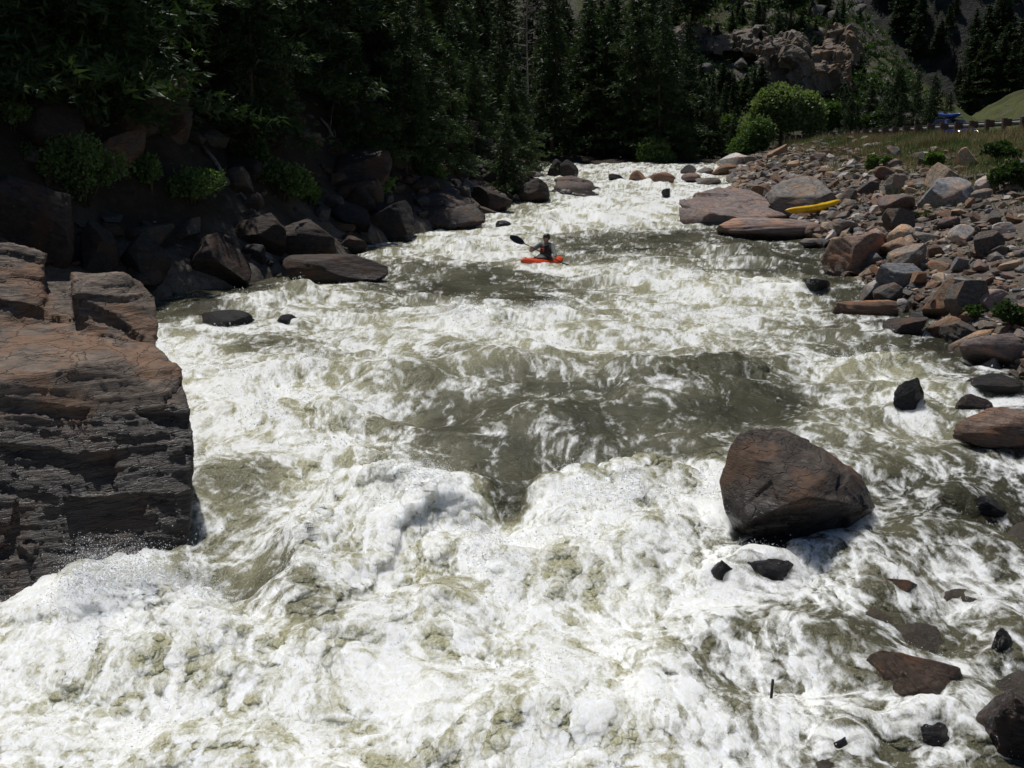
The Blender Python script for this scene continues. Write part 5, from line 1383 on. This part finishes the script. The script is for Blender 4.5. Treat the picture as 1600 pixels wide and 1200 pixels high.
# ---- blue car coming down the road
CAR = empty('car', (28.2, 66.2, ROAD_Z + .03), R(-90))
M_CARB = simple('blue_car_paint', (.02, .05, .30), .25, .2, .06, 4, .6, **{'Coat Weight': .6}); M_GLASS = simple('car_glass', (.015, .018, .022), .08, 0, .1, 3, .6); M_TYRE = simple('tyre', (.02, .02, .02), .85); M_RIM = simple('alloy', (.45, .46, .47), .35, .8)
bm = bmesh.new()
sec = [(2.05, .62, .34, .66), (1.95, .78, .25, .78), (1.2, .86, .22, .93), (.75, .88, .22, .98), (-1.4, .88, .22, 1.02), (-2.0, .84, .26, .98), (-2.12, .74, .36, .85)]
rings = []
for (x, w, z0_, z1) in sec: rings.append([bm.verts.new(q) for q in [(x, -w * .92, z0_), (x, -w, (z0_ + z1) * .5), (x, -w * .93, z1 - .05), (x, -w * .78, z1), (x, w * .78, z1), (x, w * .93, z1 - .05), (x, w, (z0_ + z1) * .5), (x, w * .92, z0_)]])
for a, b in zip(rings, rings[1:]):
    for k in range(8): bm.faces.new((a[k], a[(k + 1) % 8], b[(k + 1) % 8], b[k]))
bm.faces.new(rings[0]); bm.faces.new(rings[-1][::-1])
add_hull(bm, [(.72, s * .76, .97) for s in (-1, 1)] + [(-1.95, s * .76, .97) for s in (-1, 1)] + [(.05, s * .58, 1.46) for s in (-1, 1)] + [(-1.55, s * .58, 1.47) for s in (-1, 1)])
bmesh.ops.recalc_face_normals(bm, faces=bm.faces); mesh_obj('body', from_bm('body', bm), M_CARB, CAR)
def pane(name, q, off):
    bm = bmesh.new(); vs = [bm.verts.new(Vector(p)) for p in q]; f = bm.faces.new(vs); f.normal_update()
    if f.normal.dot(Vector(off)) < 0: f.normal_flip()
    n = f.normal.copy()
    r = bmesh.ops.extrude_face_region(bm, geom=[f]); bmesh.ops.translate(bm, verts=[v for v in r['geom'] if isinstance(v, bmesh.types.BMVert)], vec=n * .012)
    bmesh.ops.recalc_face_normals(bm, faces=bm.faces); return mesh_obj(name, from_bm(name, bm), M_GLASS, CAR)
pane('windshield', [(.66, -.70, 1.01), (.66, .70, 1.01), (.10, .55, 1.425), (.10, -.55, 1.425)], (1, 0, 1))
pane('rear_window', [(-1.91, -.68, 1.03), (-1.91, .68, 1.03), (-1.60, .54, 1.42), (-1.60, -.54, 1.42)], (-1, 0, .5))
for s in (-1, 1): pane('side_window', [(.52, s * .748, 1.02), (-1.75, s * .748, 1.02), (-1.5, s * .60, 1.42), (.0, s * .60, 1.42)], (0, s, .3))
M_LAMP = NT('headlamp'); M_LAMP = M_LAMP.done(M_LAMP.bsdf((.9, .9, .88), .1, .6, **{'Emission Color': (1, .95, .85, 1), 'Emission Strength': 6.}))
for s in (-1, 1):
    bm = bmesh.new(); add_ball(bm, (1.97, s * .58, .67), (.10, .17, .085)); mesh_obj('headlight', from_bm('headlight', bm, True), M_LAMP, CAR)
    bm = bmesh.new(); add_ball(bm, (.55, s * .95, 1.03), (.07, .11, .08)); mesh_obj('mirror', from_bm('mirror', bm, True), M_CARB, CAR)
    for x in (1.3, -1.35):
        w = empty('wheel', (x, s * .78, .31)); w.parent = CAR
        bm = bmesh.new(); add_tube(bm, [(0, -.1, 0), (0, -.07, 0), (0, .07, 0), (0, .1, 0)], [.28, .31, .31, .28], 24); mesh_obj('tyre', from_bm('tyre', bm, True), M_TYRE, w)
        bm = bmesh.new(); add_tube(bm, [(0, s * .09, 0), (0, s * .112, 0)], [.2, .17], 20); mesh_obj('rim', from_bm('rim', bm), M_RIM, w)
bm = bmesh.new(); add_box(bm, (2.05, 0, .42), (.12, 1.5, .18), bevel=.05); add_box(bm, (2.04, 0, .64), (.08, .7, .09), bevel=.02); mesh_obj('bumper', from_bm('bumper', bm), M_TYRE, CAR)
bm = bmesh.new()
for x in (-.15, -1.25):
    add_tube(bm, [(x, -.60, 1.40), (x, -.58, 1.56), (x, .58, 1.56), (x, .60, 1.40)], .022, 8)
mesh_obj('roof_rack', from_bm('roof_rack', bm, True), M_TYRE, CAR)
tag(CAR, 'blue car with bright headlights coming down the road behind the guardrail', 'car')
kayak('blue kayak strapped to the roof rack of the blue car', M_BLUEP, (28.0, 66.6, ROAD_Z + 1.60), (0, R(3), R(-76)), False, 2.3, .56)
# ================================================================== LIGHT, SKY, CAMERA
SUN_EL = R(66); SUN_DIR = Vector((-.30, .60, 0)).normalized() * math.cos(SUN_EL) + Vector((0, 0, math.sin(SUN_EL)))
sun = bpy.data.lights.new('sun', 'SUN'); sun.energy = 3.4; sun.angle = R(.55); sun.color = (1, .97, .925)
so = bpy.data.objects.new('sun', sun); COL.objects.link(so)
so.rotation_euler = (-SUN_DIR).to_track_quat('-Z', 'Y').to_euler(); so.location = (0, 0, 60)
world = bpy.data.worlds.new('World'); scene.world = world; world.use_nodes = True
wn = world.node_tree; bg = wn.nodes['Background']
sky = wn.nodes.new('ShaderNodeTexSky'); sky.sky_type = 'NISHITA'; sky.sun_disc = False
sky.sun_elevation = SUN_EL; sky.sun_rotation = math.atan2(SUN_DIR.x, SUN_DIR.y); sky.altitude = 1800; sky.dust_density = .6
wn.links.new(sky.outputs[0], bg.inputs[0]); bg.inputs[1].default_value = .055
cam = bpy.data.cameras.new('camera'); cam.sensor_width = 36; cam.lens = 36 * FPX / 1600; cam.clip_end = 2000; cam.clip_start = .1
co = bpy.data.objects.new('camera', cam); COL.objects.link(co)
co.location = (0, 0, CZ); co.rotation_euler = (math.pi / 2 - PITCH, 0, 0)
scene.camera = co
vs_ = scene.view_settings
vs_.view_transform = 'Standard'; vs_.look = 'None'; vs_.exposure = 0; vs_.gamma = 1; vs_.use_curve_mapping = False
scene.cycles.max_bounces = 6; scene.cycles.diffuse_bounces = 3; scene.cycles.glossy_bounces = 2
scene.cycles.transparent_max_bounces = 8; scene.cycles.sample_clamp_indirect = 4
scene.cycles.use_denoising = True
scene.cycles.sample_clamp_direct = 5
